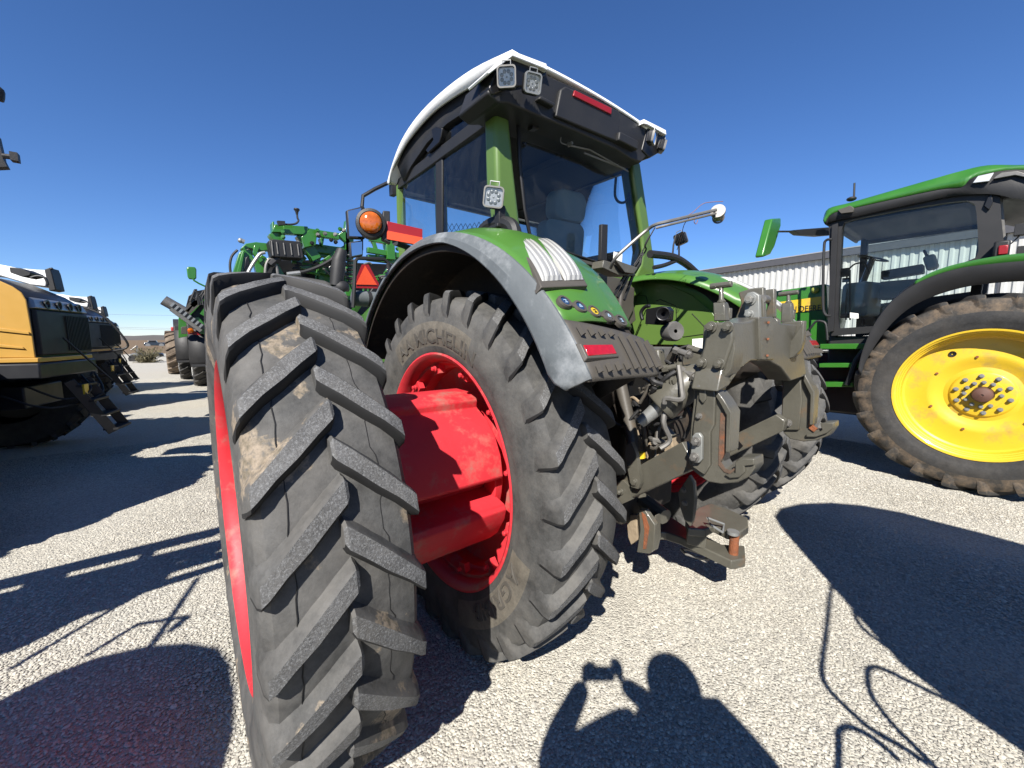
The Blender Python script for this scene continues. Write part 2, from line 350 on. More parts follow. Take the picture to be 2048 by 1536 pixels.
stones('gravel','pale crushed limestone gravel strewn loose over the whole yard',4600,.0032,.0088,-12,13,-3.0,7.01,4)
stones('coarse_gravel','larger loose limestone chips scattered on top of the gravel',90,.009,.015,-12,13,-3.0,7.01,9)
# ------------------------------------------------------------------ tyres
def textmesh(s,size,ext=.004):
    cu=bpy.data.curves.new('t','FONT'); cu.body=s; cu.size=size; cu.extrude=ext; cu.align_x='LEFT'; cu.offset=size*.012; cu.resolution_u=3
    o=bpy.data.objects.new('t',cu); COL.objects.link(o); dg=bpy.context.evaluated_depsgraph_get(); me=o.evaluated_get(dg).to_mesh()
    vs=[v.co.copy() for v in me.vertices]; fs=[tuple(p.vertices) for p in me.polygons]
    o.evaluated_get(dg).to_mesh_clear(); bpy.data.objects.remove(o); bpy.data.curves.remove(cu)
    return vs,fs
def flattext(mb,s,size,o,xd,yd,ext=.002,m=0,stretch=1):
    vs,fs=textmesh(s,size,ext); xd=Vector(xd).normalized(); yd=Vector(yd).normalized(); zd=xd.cross(yd); o=Vector(o)
    mb.add([o+xd*v.x*stretch+yd*v.y+zd*v.z for v in vs],fs,m)
def tyre(name,parent,cx,cy,h,Rt=1.02,rb=.655,hw=.20,N=28,phase=0,lugh=.055,drop=11.5,lw=.037,mats=None,dirty=True,squash=True,band=None,side=-1):
    """agricultural drive tyre, axle along X; phase = angle (deg) of inner lug tips of the -x side"""
    mb=MB(); k=(Rt-rb)/.365
    half=[(0,.981),(.08,.980),(.15,.975),(.192,.963),(.213,.938),(.222,.895),(.2265,.845),(.2290,.836),(.2295,.80),(.2275,.752),(.2235,.744),(.216,.71),(.209,.685),(.200,.668),(.186,.655)]
    def rr(r): return Rt-(1.02-r)*k
    half=[(u*hw/.215,rr(r)) for u,r in half]
    prof=[(-u,r) for u,r in reversed(half[1:])]+half
    n=N*6
    mb.lathe(prof,(cx,cy,h),(1,0,0),n,0)
    def base(u):
        u=abs(u)
        for (a,ra),(b,rb_) in zip(half,half[1:]):
            if a<=u<=b: return ra+(rb_-ra)*(u-a)/(b-a)
        return half[6][1]
    dth=360/N; q=hw/.215
    for i in range(N):
        for s in (-1,1):
            th0=phase+i*dth+(dth*.5 if s>0 else 0)
            secs=[]
            for t in (0,.04,.25,.5,.75,.93,1.0,1.08,1.2):
                u=s*(-.014+.228*min(t,1))*q
                dr=drop*(min(t,1)**1.08)
                rt=Rt-.014*(min(t,1))**2; up=lw; lo=lw*(1.12 if t<.62 else .86); bs=.011; rbse=base(u)-.012
                if t==0: up*=.62; lo*=.75; rt-=.006
                if t==1.0: u=s*.216*q; rt=Rt-.02
                if t==1.08: u=s*.2235*q; rt=Rt-.047*k; dr+=.25; rbse=half[5][1]-.01
                if t==1.2: u=s*.2285*q; rt=Rt-.125*k; dr+=.6; rbse=rr(.86); up*=.8; lo*=.8
                c=.009
                ring=[]
                for (off,r) in ((up+bs*(2.6 if t<1.08 else 1),rbse),(up+bs*.7,(rt*.45+rbse*.55)),(up+.001,rt-c),(up-c,rt),(-lo+c,rt),(-lo-.001,rt-c),(-lo-bs,rbse)):
                    a=R_(th0-dr)+off/Rt
                    uu=u
                    if t==1.2: uu=u if r==rt or r==rt-c else s*.221*q
                    ring.append((cx+uu,cy-cos(a)*r,h+sin(a)*r))
                secs.append(ring)
            b0=len(mb.v); L=len(secs)
            vs=[p for r in secs for p in r]; fs=[];ms=[]
            for a in range(L-1):
                for j in range(6):
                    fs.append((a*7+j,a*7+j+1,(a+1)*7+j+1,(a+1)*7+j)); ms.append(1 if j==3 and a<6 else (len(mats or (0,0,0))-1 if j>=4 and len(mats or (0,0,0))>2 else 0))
            fs+=[tuple(range(7)),tuple(range((L-1)*7,L*7))]; ms+=[0,0]
            mb.v+=vs; mb.f+=[tuple(x+b0 for x in f) for f in fs]; mb.m+=ms
    if squash:
        for i,v in enumerate(mb.v):
            if v[2]<.004: mb.v[i]=(cx+(v[0]-cx)*1.02,v[1],.004+.02*(v[2]-.004)*0)
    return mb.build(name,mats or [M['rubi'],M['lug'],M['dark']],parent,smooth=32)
def sidetext(parent,label,s,cx,cy,h,r,ang,size,side=-1,x=0,m=None,depth=.003,step=1.25):
    """raised lettering running clockwise (seen from -x) starting at angle ang (deg, measured from rear, upward)"""
    mb=MB(); vs,fs=textmesh(s,size,depth); out=[]
    for v in vs:
        a=R_(ang)-v.x*step/r; rad=r+v.y
        x=lerp(.2055,.2140,min(1,max(0,(rad-.728)/.03)))
        out.append((cx+side*(x+v.z),cy-cos(a)*rad,h+sin(a)*rad))
    mb.add(out,fs); return mb.build('lettering',m or M['letter'],parent,smooth=0)
def ring(mb,cx,cy,h,prof,n=72,m=0): mb.lathe(prof,(cx,cy,h),(1,0,0),n,m)
TR=thing('green_tractor','large mid-green tractor with red dual rear wheels seen from behind, in front of the camera','tractor',(-.2,0,0))
AX=.98; XI=-1.325; XO=-2.305; TC=-.2
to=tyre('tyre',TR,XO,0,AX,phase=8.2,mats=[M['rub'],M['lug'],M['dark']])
tag(to,'worn outer dual tyre caked with patches of dry mud')
for u0 in (.10,-.13):
    mb=MB(); q=[]
    for i in range(241):
        a=2*pi*i/240; u=u0+.006*mnoise.noise((i*.9,u0*9,0))+.012*((i*28/240)%1>.5)*(1 if u0>0 else .4); r=.9775
        q.append((XO+u,-cos(a)*r,AX+sin(a)*r))
    mb.tube(q,.0017,4,caps=False); mb.build('mould_seam',M['dark'],to)
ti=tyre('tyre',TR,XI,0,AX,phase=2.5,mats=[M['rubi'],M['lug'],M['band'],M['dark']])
for p in ti.data.polygons:
    c=p.center+Vector((-.2,0,0)); r=math.hypot(c.y,c.z-AX); a=math.degrees(math.atan2(c.z-AX,-c.y))
    if c.x<XI-.15 and p.material_index==0 and .70<r<.842 and (62<a<126 or -72<a<-16): p.material_index=2
XRI=2*TC-XI; XRO=2*TC-XO+.0
tri=tyre('tyre',TR,XRI,0,AX,phase=5); tro=tyre('tyre',TR,XRO,0,AX,phase=9)
# rims: flange, inner barrel, disc
def rim(cx,side,parent=TR,disc=True,inner=False):
    mb=MB(); s=side
    fl=.186
    prof=[(s*fl,.640),(s*(fl+.006),.664),(s*(fl-.006),.668),(s*(fl-.02),.655)]
    prof=[(s*(fl-.012),.672),(s*(fl+.004),.674),(s*(fl+.008),.664),(s*(fl-.002),.648),(s*(fl-.03),.632),(s*(fl-.07),.625),(s*(fl-.075),.610),(s*.06,.600),(s*.05,.585),(-s*.05,.585),(-s*.06,.60),(-s*(fl-.07),.612),(-s*(fl-.03),.632),(-s*fl,.66),(-s*(fl-.01),.672)]
    ring(mb,cx,0,AX,prof)
    o=mb.build('rim',M['red'],parent,smooth=50)
    d=MB()
    dx=-s*.02
    ring(d,cx,0,AX,[(dx,.59),(dx-s*.03,.54),(dx-s*.05,.46),(dx-s*.05,.30),(dx-s*.02,.24),(dx-s*.02,.02)],64)
    d.build('wheel_disc',M['red'],o,smooth=40)
    hb=MB(); ring(hb,cx,0,AX,[(dx-s*.0,.01),(dx+s*.05,.02),(dx+s*.05,.12),(dx-s*.02,.13)],32)
    for k in range(10):
        a=2*pi*k/10; hb.bolt((cx+dx,cos(a)*.18,AX+sin(a)*.18),(s,0,0),.018,.03)
    hb.build('hub',M['dsteel'],o)
    return o
rim(XO,-1); rim(XI,-1); rim(XRI,-1); rim(XRO,-1)
# dual spacer between the two left rear wheels (cast, lobed)
def spacer(x0,x1):
    mb=MB()
    for k in range(3):
        pr=[]
        for t,r in ((3,.22),(3,.395),(5,.405),(20,.41),(35,.412),(50,.41),(64,.405),(66,.408),(67,.44),(69,.452),(80,.458),(95,.458),(102,.452),(105,.43),(105,.22),(90,.22),(60,.22),(30,.22)):
            a=R_(t+120*k); pr.append((x0,-cos(a)*r,AX+sin(a)*r))
        mb.prism(pr,(x1-x0,0,0))
    ring(mb,0,0,AX,[(x0-.02,.26),(x0-.02,.36),(x0+.03,.36),(x0+.04,.25),(x1-.02,.25),(x1,.36),(x1,.26)],60)
    return mb.build('wheel_spacer',M['red'],TR,bevel=.006,smooth=30)
spacer(XI-.03,XO+.10)
for k in range(12):
    a=R_(30*k+12); mb=MB(); c=Vector((XI-.10,-cos(a)*.585,AX+sin(a)*.585)); d=Vector((0,-cos(a),sin(a))); mb.beam(c-d*.03,c+d*.03,.06,.035,up=(1,0,0)); mb.bolt(c-Vector((.03,0,0)),(-1,0,0),.013,.022); mb.build('rim_clamp',M['red'],TR,bevel=.003)
sidetext(TR,'', 'AA MICHELIN',XI,0,AX,.728,124,.112,x=.207)
sidetext(TR,'', 'AGRIBIB',XI,0,AX,.728,-20,.112,x=.207)
# ------------------------------------------------------------------ green tractor: fenders
def fang(a): return R_(a)
def fpt(x,r,a): return Vector((x,-cos(R_(a))*r,AX+sin(R_(a))*r))
def fender(side):
    X=lambda x: x if side<0 else 2*TC-x
    # green shell: cross-section (x, r) swept round the axle; inner edge sweeps inboard towards the cab higher up
    mb=MB(); rows=[]
    for i in range(41):
        a=41-2+ i*(150-39)/40
        k=min(1,max(0,(a-40)/30)); xin=lerp(-1.07,-.88,k); cr_=lerp(.01,.055,k)
        row=[]
        for j in range(13):
            t=j/12; x=lerp(-1.545,xin,t); r=1.282+cr_*sin(pi*min(1,t*1.15))+.012*min(1,t*4)-.03*t*t*(1-k)
            if j==12: r-=.05
            row.append(fpt(X(x),r,a))
        rows.append(row)
    mb.grid(rows)
    sh=mb.build('fender',M['green'],TR,smooth=40,solid=.012)
    # grey rubber lip
    mb=MB(); rows=[]
    for i in range(57):
        a=28.6+i*(152-28.6)/56
        w=lerp(.155,.05,min(1,max(0,(a-28)/52)))*min(1,.62+(a-28.6)/8)
        rows.append([fpt(X(x),r,a) for x,r in ((-1.53,1.270),(-1.542,1.290),(-1.551,1.290),(-1.562,1.276),(-1.572,1.285-w*.42),(-1.578,1.285-w*.5),(-1.584,1.285-w*.93),(-1.580,1.285-w),(-1.565,1.285-w))])
    mb.grid(rows); mb.build('fender_lip',M['lip'],sh,smooth=28,solid=.012)
    # inner liner
    mb=MB(); rows=[]
    for i in range(33):
        a=30+i*(152-30)/32
        rows.append([fpt(X(x),r,a) for x,r in ((-1.555,1.20),(-1.53,1.258),(-1.3,1.262),(-1.12,1.255),(-1.09,1.22),(-1.08,1.0),(-1.07,.75))])
    mb.grid(rows); mb.build('fender_liner',M['liner'],sh,smooth=40,solid=.01)
    # brown plastic tail with ribs
    mb=MB(); rows=[]
    for i in range(15):
        t=i/14; row=[]
        for j in range(15):
            u=j/14; x=lerp(-1.552,-1.05+.0*t,u); top=lerp(39.6,34.8,u); bot=lerp(28.3,27.6,u)+2.5*max(0,u-.75)*4*.4
            a=lerp(top,bot,t); r=1.288+.012*sin(pi*u)-.05*max(0,u-.85)/.15-.012*max(0,t-.85)/.15
            row.append(fpt(X(x),r,a))
        rows.append(row)
    mb.grid(rows)
    tl=mb.build('fender_tail',M['brown'],sh,smooth=40,solid=.014)
    mb=MB()
    for k in range(9):
        u=.10+k*.1; x=lerp(-1.552,-1.05,u); 
        segs=((38.3-4.9*u,29.2),) if not(.02<u<.46) else ((38.3-4.9*u,36.0-1.5*u),(30.6,29.2))
        for a1,a0 in segs:
            mb.grid([[fpt(X(x-.008),1.294+.012*sin(pi*u)-.05*max(0,u-.85)/.15,a),fpt(X(x-.005),1.311+.012*sin(pi*u)-.05*max(0,u-.85)/.15,a),fpt(X(x+.003),1.311+.012*sin(pi*u)-.05*max(0,u-.85)/.15,a),fpt(X(x+.006),1.294+.012*sin(pi*u)-.05*max(0,u-.85)/.15,a)] for a in [lerp(a0,a1,q/8) for q in range(9)]])
    mb.build('fender_rib',M['brown'],tl,smooth=30,split=True)
    # lower edge return of tail (underside)
    # red tail lamp
    mb=MB(); fr=[]
    for (x0,x1,a0,a1,r,dr,m) in ((-1.54,-1.372,34.0,31.9,1.306,.03,0),):
        mb.hull8([fpt(X(x0-.012),1.29,a1-.6),fpt(X(x1+.012),1.29,a1-.6),fpt(X(x1+.012),1.29,a0+.6),fpt(X(x0-.012),1.29,a0+.6),fpt(X(x0-.004),r,a1-.2),fpt(X(x1+.004),r,a1-.2),fpt(X(x1+.004),r,a0+.2),fpt(X(x0-.004),r,a0+.2)])
    lm=mb.build('tail_lamp',M['brown'],tl,bevel=.003)
    mb=MB(); mb.hull8([fpt(X(x),r,a) for r in (1.295,1.309) for x,a in ((-1.536,32.0),(-1.376,32.1),(-1.376,33.9),(-1.536,33.9))])
    mb.build('red_reflector',M['redlens'],tl,bevel=.003)
    # lamp cluster: grey frame and two ribbed clear lenses
    if True:
        a0,a1=46.8,68; sh_=lambda a:.155*(a-47.4)/19
        mb=MB(); rows=[]
        for i in range(13):
            a=lerp(a0-.6,a1+1,i/12); rows.append([fpt(X(x+sh_(a)),r,a) for x,r in ((-1.560,1.27),(-1.552,1.302),(-1.315,1.332),(-1.305,1.28))])
        mb.grid(rows); n=13
        mb.f+=[tuple((0,1,2,3)),tuple((48+3,48+2,48+1,48))]; mb.m+=[0,0]
        fr=mb.build('lamp_cluster',M['brown'],sh,bevel=.004)
        for k in (0,1):
            mb=MB(); x0=-1.540+k*.112; x1=x0+.106; rows=[]
            for i in range(31):
                t=i/30; a=lerp(a0+1.0,a1-.3,t); e=min(1,math.sqrt(max(0,1-(abs(t-.5)*2)**6)))
                row=[fpt(X(x0+sh_(a)),1.295,a)]
                for j in range(17):
                    u=j/16; x=lerp(x0+.003,x1-.003,u); bulge=.022*e*(max(0,1-(2*u-1)**4))+ (.003*(1 if j%2 else 0))*e
                    row.append(fpt(X(x+sh_(a)),1.304+.030*(k+u)/2+bulge,a))
                row.append(fpt(X(x1+sh_(a)),1.295,a)); rows.append(row)
            mb.grid(rows); mb.m=[1 if 1<(q%18)<16 and (q%18)%4 in(1,2) else 0 for q in range(len(mb.f))]; mb.build('clear_lens',[M['ribl'],M['ribd']],fr,smooth=25)
    # control buttons
    if side<0:
        pl=MB(); pts=[(-1.492,42.9),(-1.424,41.95),(-1.358,41.0),(-1.288,40.05),(-1.224,39.1)]
        cols=[(.02,.06,.16),(.02,.06,.16),(.70,.50,.03),(.10,.10,.10),(.05,.05,.05)]
        for i,(x,a) in enumerate(pts):
            c=fpt(x,1.298,a); nrm=(c-Vector((x,0,AX))).normalized()
            pl.cyl(c-nrm*.01,c+nrm*.004,.031,20); pl.lathe([(0,.020),(.008,.021),(.008,.029),(0,.031)],c+nrm*.002,nrm,20)
            if i<4:
                c2=fpt(*[pts[i+1][0],1.292,pts[i+1][1]]); pl.beam(c-nrm*.006,c2-nrm*.0,.026,.02,up=nrm)
        pb=pl.build('button_panel',M['brown'],sh,smooth=40)
        for i,(x,a) in enumerate(pts):
            c=fpt(x,1.298,a); nrm=(c-Vector((x,0,AX))).normalized(); mb=MB(); mb.cyl(c+nrm*.002,c+nrm*.008,.018,16)
            xd=Vector((1,0,0)); yd=nrm.cross(xd)*-1
            if yd.z<0: yd=-yd
            b=mb.build('button',mat('button_face',cols[i],.5,var=.05),pb)
            mb=MB(); q=c+nrm*.0095
            ic=[((-.008,.004),(.006,.006)),((.006,.006),(.0,-.002)),((.0,-.002),(.008,-.008)),((-.006,-.008),(.008,-.008))] if i%2==0 else [((0,.009),(-.007,-.006)),((0,.009),(.007,-.006)),((-.007,-.006),(.007,-.006))]
            for p0,p1 in ic: mb.beam(q+xd*p0[0]+yd*p0[1],q+xd*p1[0]+yd*p1[1],.0028,.0015,up=nrm)
            mb.build('symbol',mat('button_symbol',(.02,.02,.02) if i==2 else (.45,.62,.8),.5,var=0),pb,smooth=0)
    return sh
FL=fender(-1); FR=fender(1)
# inner face of the right-hand fender (olive when seen against the light)
ipx=[(1262,563),(1300,563),(1334,575),(1380,597),(1423,640),(1447,690),(1400,700),(1330,696),(1270,640)]
mb=MB(); pts=[P(x,y,x=.66) for x,y in [(1255,566),(1300,562),(1340,570),(1385,590),(1425,625),(1455,672),(1460,700),(1400,692),(1330,690),(1265,690)]]
mb.prism(pts,(.03,0,0))
mb.build('fender_inner_panel',M['green2'],TR,bevel=.006)
mb=MB()     # pressed ridges on that panel
for path in ([(1271,606),(1273,590),(1292,592),(1296,606),(1294,650)],[(1312,602),(1320,599),(1352,612),(1353,640),(1346,658)],[(1384,627),(1408,652),(1410,668),(1366,674),(1364,668)]):
    mb.tube([P(a,b,x=.659) for a,b in path],.0035,5)
mb.build('panel_ridge',mat('dark_seam',(.02,.03,.01),.6),TR)
mb=MB(); mb.prism([P(a,b,x=.655) for a,b in ((1385,678),(1412,676),(1412,697),(1385,699))],(-.004,0,0)); mb.build('warning_sticker',M['paper'],TR,smooth=0)
# surface joining right fender top to inner panel
mb=MB()
ia=[(1255,566),(1300,562),(1340,570),(1385,590),(1425,625),(1455,672)]
inn=[P(a,b,x=.66) for a,b in ia]; rows=[]
for p in inn:
    a=math.degrees(math.atan2(p.z-AX,-p.y)); rows.append([p,lerp(p,fpt(.80,1.33,a+1),.5)+Vector((0,0,.02)),fpt(.80,1.335,a+2),fpt(1.08,1.31,a+2)])
mb.grid(rows); mb.build('fender_shoulder',M['green'],TR,smooth=60,solid=.008)
# ------------------------------------------------------------------ cab
Yw=.13
CAB=thing('cab',None,None,(0,0,0)); CAB.parent=TR; CAB.location=(.2,0,0)
def ppy(pts,y): return [P(a,b,y=y) for a,b in pts]
def ppx(pts,x): return [P(a,b,x=x) for a,b in pts]
mb=MB(); mb.prism(ppy([(990,205),(1014,202),(1020,235),(1030,341),(1041,440),(1050,484),(1062,500),(1062,540),(1010,540),(1004,440),(994,360)],Yw),(0,.13,0)); mb.build('rear_pillar',M['green2'],CAB,bevel=.03,seg=4)
mb=MB(); mb.prism(ppy([(1263,315),(1281,325),(1292,400),(1302,470),(1309,520),(1311,566),(1262,600),(1255,570),(1272,552),(1284,528),(1288,500),(1283,455),(1273,390)],Yw),(0,.13,0)); mb.build('rear_pillar',M['green2'],CAB,bevel=.02,seg=3)
mb=MB(); mb.prism(ppy([(1050,480),(1062,484),(1100,502),(1160,520),(1215,535),(1262,548),(1275,552),(1262,640),(1100,600),(1050,560)],Yw+.01),(0,.12,0)); mb.build('rear_panel',M['green2'],CAB,bevel=.01)
mb=MB(); mb.prism(ppy([(1150,535),(1262,562),(1272,640),(1250,660),(1190,600)],Yw-.02),(0,.03,0)); mb.build('vent_panel',M['brown'],CAB,bevel=.006)
mb=MB(); mb.prism([P(a,b,y=.09) for a,b in ((1245,565),(1271,575),(1268,622),(1255,648),(1240,620))],(0,.12,0)); mb.build('tank',M['brown'],CAB,bevel=.02,seg=3)
# front pillars, floor, side rails
def mir(p): return Vector((2*TC-p.x,p.y,p.z))
lx=-.90
zt=3.17; zb=2.02
def post(name,path,w,m,d=None,sy=1):
    for s in (0,1):
        mb=MB(); q=[mir(p) if s else p for p in path]; mb.tube(q,w,8); mb.build(name,m,CAB,bevel=0)
post('front_pillar',[Vector((-.78,1.92,2.05)),Vector((-.82,1.93,2.7)),Vector((-.86,1.83,3.2))],.045,M['green2'])
mb=MB(); mb.prism(ppx([(870,262),(884,262),(884,474),(872,474)],-.895),(.04,0,0)); mb.build('door_post',M['black'],CAB,bevel=.006)
mb=MB(); mb.beam((-.80,1.15,2.05),(-.84,1.10,3.2),.05,.13,up=(0,1,0)); mb.build('middle_pillar',M['green2'],CAB,bevel=.01)
mb=MB(); q=[mir(Vector(p)) for p in ((-.86,1.1,2.05),(-.86,1.1,3.2))]; mb.beam(q[0],q[1],.05,.10,up=(0,1,0)); mb.build('middle_pillar',M['black'],CAB,bevel=.01)
# frames round openings (black)
mb=MB()
for s in (0,1):
    F=(lambda p: mir(Vector(p))) if s else (lambda p: Vector(p))
    mb.beam(F((-.89,.25,3.20)),F((-.87,1.85,3.20)),.05,.09); mb.beam(F((-.89,.25,2.46)),F((-.83,1.9,2.30)),.05,.08)
mb.beam((-.85,1.93,3.2),(.45,1.93,3.2),.05,.12); mb.beam((-.8,1.95,2.35),(.4,1.95,2.35),.06,.15)
mb.build('window_frame',M['black'],CAB,bevel=.006)
mb=MB(); mb.prism([Vector((-.80,.3,2.03)),Vector((.40,.3,2.03)),Vector((.40,1.95,2.03)),Vector((-.80,1.95,2.03))],(0,0,-.06))
mb.box((-.2,1.0,2.2),(1.1,.9,.3)); mb.box((-.84,1.05,2.28),(.04,1.6,.42)); mb.box((.44,1.05,2.28),(.04,1.6,.42)); mb.build('cab_floor',M['black'],CAB)
mb=MB(); mb.box((-.2,1.0,3.19),(1.36,1.7,.05)); mb.box((.05,.55,3.14),(.5,.5,.06)); mb.box((-.55,1.45,3.12),(.3,.4,.1)); mb.build('headliner',mat('dark_headliner',(.06,.06,.06),.8,bump=.2),CAB,bevel=.01)
# rear window
rw=[(1032,226),(1060,232),(1140,262),(1263,316),(1273,390),(1283,455),(1288,500),(1282,528),(1270,545),(1200,528),(1100,496),(1066,482),(1056,470),(1046,420),(1036,330)]
mb=MB(); mb.add(ppy(rw,Yw+.03),[tuple(range(len(rw)))]); mb.build('rear_window',M['glass'],CAB,smooth=0)
mb=MB(); o=[Vector(p) for p in ppy(rw,Yw+.02)]; c=sum(o,Vector())/len(o)
mb.grid([o+[o[0]],[lerp(p,c,.035) for p in o]+[lerp(o[0],c,.035)]]); mb.build('window_seal',M['black'],CAB,solid=.012)
for nm,path,r in (('hinge',[(1048,292),(1052,330)],.006),):
    pass
# side windows
sw=[(808,365),(822,332),(854,288),(894,250),(925,230),(988,212),(990,360),(998,440),(1003,474),(800,476),(803,430)]
mb=MB(); mb.add(ppx(sw,-.885),[tuple(range(len(sw)))]); mb.build('side_window',M['glass'],CAB,smooth=0)
mb=MB(); mb.add([mir(p) for p in ppx(sw,-.885)],[tuple(range(len(sw)))]); mb.build('side_window',M['glass'],CAB,smooth=0)
mb=MB(); mb.add([Vector(p) for p in ((-.80,1.94,2.4),(.40,1.94,2.4),(.45,1.90,3.18),(-.85,1.90,3.18))],[(0,1,2,3)]); mb.build('windscreen',M['glass2'],CAB,smooth=0)
# black roof body + rear fascia
mb=MB(); lowp=[(993,207),(925,226),(894,247),(854,285),(822,332),(806,362)]; upp=[(975,150),(968,166),(916,191),(869,219),(822,272),(794,330)]
L1=ppx(lowp,-.92); U1=ppx(upp,-.945)
sec=[]
for a,b in zip(U1,L1): sec.append([a,b,Vector((b.x+.25,b.y,b.z-.0)),mir(Vector((b.x+.25,b.y,b.z))),mir(b),mir(a)])
mb.grid(sec); mb.build('roof_body',M['black'],CAB,smooth=40,bevel=0,solid=.02)
mb=MB(); mb.prism(ppy([(975,185),(990,140),(1024,112),(1088,138),(1096,150),(1200,196),(1286,248),(1296,250),(1332,268),(1326,298),(1300,306),(1282,325),(1262,318),(1235,300),(1150,262),(1060,225),(1018,207),(996,206)],-.02),(0,.32,0)); mb.build('roof_fascia',M['black'],CAB,bevel=.012)
mb=MB(); mb.prism(ppy([(1122,178),(1132,172),(1240,222),(1238,285),(1112,232)],-.045),(0,.04,0)); mb.prism(ppy([(1082,190),(1112,206),(1108,214),(1078,197)],-.06),(0,.05,0)); mb.prism(ppy([(1240,262),(1278,282),(1276,300),(1238,280)],-.07),(0,.06,0))
mb.build('fascia_cover',M['black'],CAB,bevel=.01)
mb=MB(); mb.prism(ppy([(1150,180),(1224,216),(1223,229),(1147,191)],-.055),(0,.03,0)); mb.build('brake_light',M['refl'],CAB,bevel=.004)
# white roof shell
mb=MB(); sd=[(-.03,3.405),(.39,3.50),(.81,3.54),(1.19,3.53),(1.50,3.46),(1.72,3.33),(1.86,3.20)]
lo=[(.0,3.37),(.33,3.40),(.66,3.445),(1.0,3.465),(1.43,3.415),(1.74,3.29),(1.84,3.18)]
tops=cr([Vector((0,y,z)) for y,z in sd],4); los=cr([Vector((0,y,z)) for y,z in lo],4)
rows=[]
for t,l in zip(tops,los):
    row=[]; 
    row.append(Vector((-.978,l.y,l.z)))
    for k in range(17):
        u=k/16; x=lerp(-.985,.585,u); e=(1-(2*u-1)**8)
        zc=t.z+ (.035*(1-(2*u-1)**2))
        if t.y<.12 and (u<.08 or u>.93): zc=t.z
        row.append(Vector((x,t.y-.0*e,zc)))
    row.append(Vector((.575,l.y,l.z))); rows.append(row)
mb.grid(rows); mb.build('roof',M['white'],CAB,smooth=45,solid=.02)
mb=MB()   # raised roof lamp pods at the corners (white skin over black housing)
for pts in ([(1024,101),(1093,127),(1096,141),(1087,136),(1026,112),(978,148),(975,142)],[(1288,238),(1332,260),(1333,270),(1295,249),(1286,247)]):
    mb.prism(ppy(pts,-.06),(0,.2,0))
mb.build('roof_trim',M['white'],CAB,bevel=.004,split=True)
mb=MB(); mb.prism(ppy([(1026,112),(1092,138),(1094,150),(1060,170),(1020,176),(985,190),(978,175),(990,145)],-.03),(0,.10,0)); mb.prism(ppy([(1296,252),(1332,270),(1328,300),(1300,316),(1284,300)],-.03),(0,.2,0)); mb.build('lamp_pod',M['blk2'],CAB,bevel=.008,split=True)
# work lamps
def worklamp(c,d,s,parent,style=0,name='work_lamp',roll=0):
    c=Vector(c); d=Vector(d).normalized(); r=d.cross(Vector((0,0,1))).normalized(); u=r.cross(d)
    cr_,sr_=cos(roll),sin(roll); r,u=r*cr_+u*sr_,u*cr_-r*sr_
    mt=Matrix((r,u,d)).transposed()
    def place(mb): mb.v=[tuple(c+mt@Vector(v)) for v in mb.v]; return mb
    mb=MB(); mb.prism([Vector((a,b,-.01)) for a,b in rpoly((0,0),s,s,s*.18)],(0,0,-s*.32))
    for k in range(6): mb.box((-s*.38+k*s*.152,0,-s*.46),(s*.04,s*.75,s*.28))
    mb.box((0,0,-s*.45),(s*.8,s*.6,s*.1))
    hs=place(mb).build(name,M['blk2'],parent,bevel=s*.02)
    mb=MB(); o=rpoly((0,0),s,s,s*.18); i=rpoly((0,0),s*.86,s*.86,s*.14)
    rows=[[Vector((a,b,-.012)) for a,b in o],[Vector((a,b,.006)) for a,b in o],[Vector((a,b,.006)) for a,b in i],[Vector((a,b,-.008)) for a,b in i]]
    mb.grid(rows,closed=True); place(mb).build('bezel',M['steel'] if style else M['dsteel'],hs,smooth=30)
    mb=MB(); mb.prism([Vector((a,b,-.012)) for a,b in i],(0,0,.003)); 
    place(mb).build('reflector',M['chrome'],hs,smooth=0)
    mb=MB()
    n=8
    for k in range(n):
        a=2*pi*k/n+.39; q=Vector((cos(a)*s*.27,sin(a)*s*.27,0)); mb.ball(q+Vector((0,0,-.008)),s*.098,12,sc=(1,1,.25))
    mb.ball((0,0,-.008),s*.05,8,sc=(1,1,.3))
    place(mb).build('led_cup',M['ledc'],hs,smooth=60)
    mb=MB(); mb.add([Vector((a,b,.0015)) for a,b in i],[tuple(range(len(i)))]); place(mb).build('lens',M['clear'],hs,smooth=0)
    mb=MB(); mb.tube([Vector(v) for v in ((-s*.22,s*.5,-.01),(-s*.22,s*.72,-.01),(s*.22,s*.72,-.01),(s*.22,s*.5,-.01))],s*.035,6); place(mb).build('wire_guard',M['steel'],hs)
    return hs
back=(CAM-Vector((-1,-.1,3.2))).normalized()
worklamp(P(1013,153,y=-.10),(-.75,-.75,-.25),.108,CAB)
worklamp(P(1066,166,y=-.13),(-.30,-.9,-.28),.105,CAB,1)
worklamp(P(1309,276,y=-.12),(.35,-.9,-.2),.092,CAB)
worklamp(P(1327,294,y=-.06),(.75,-.6,-.25),.088,CAB)
w=worklamp(P(987,394,x=-1.06),(-.62,-.75,-.12),.125,CAB,0,roll=.12)
mb=MB(); mb.beam(P(1000,412,x=-1.0),P(1000,452,x=-1.0),.05,.05,up=(0,1,0)); mb.box(P(998,455,x=-1.0),(.09,.09,.02)); mb.build('lamp_bracket',M['black'],CAB,bevel=.004)
mb=MB(); pth=[(965,482),(968,462),(985,449),(1010,447),(1026,456),(1031,480)]; mb.tube(cr([P(a,b,x=-.98) for a,b in pth],5),.045,10); mb.build('grab_handle',M['black'],CAB)
rl=worklamp(P(1363,478,y=-.1),(.75,.1,.1),.10,CAB,roll=.3)
mb=MB(); mb.tube([P(1345,512,y=-.1),P(1347,490,y=-.1),P(1352,470,y=-.1)],.008,6); mb.tube([P(1358,512,y=-.1),P(1358,490,y=-.1)],.008,6)
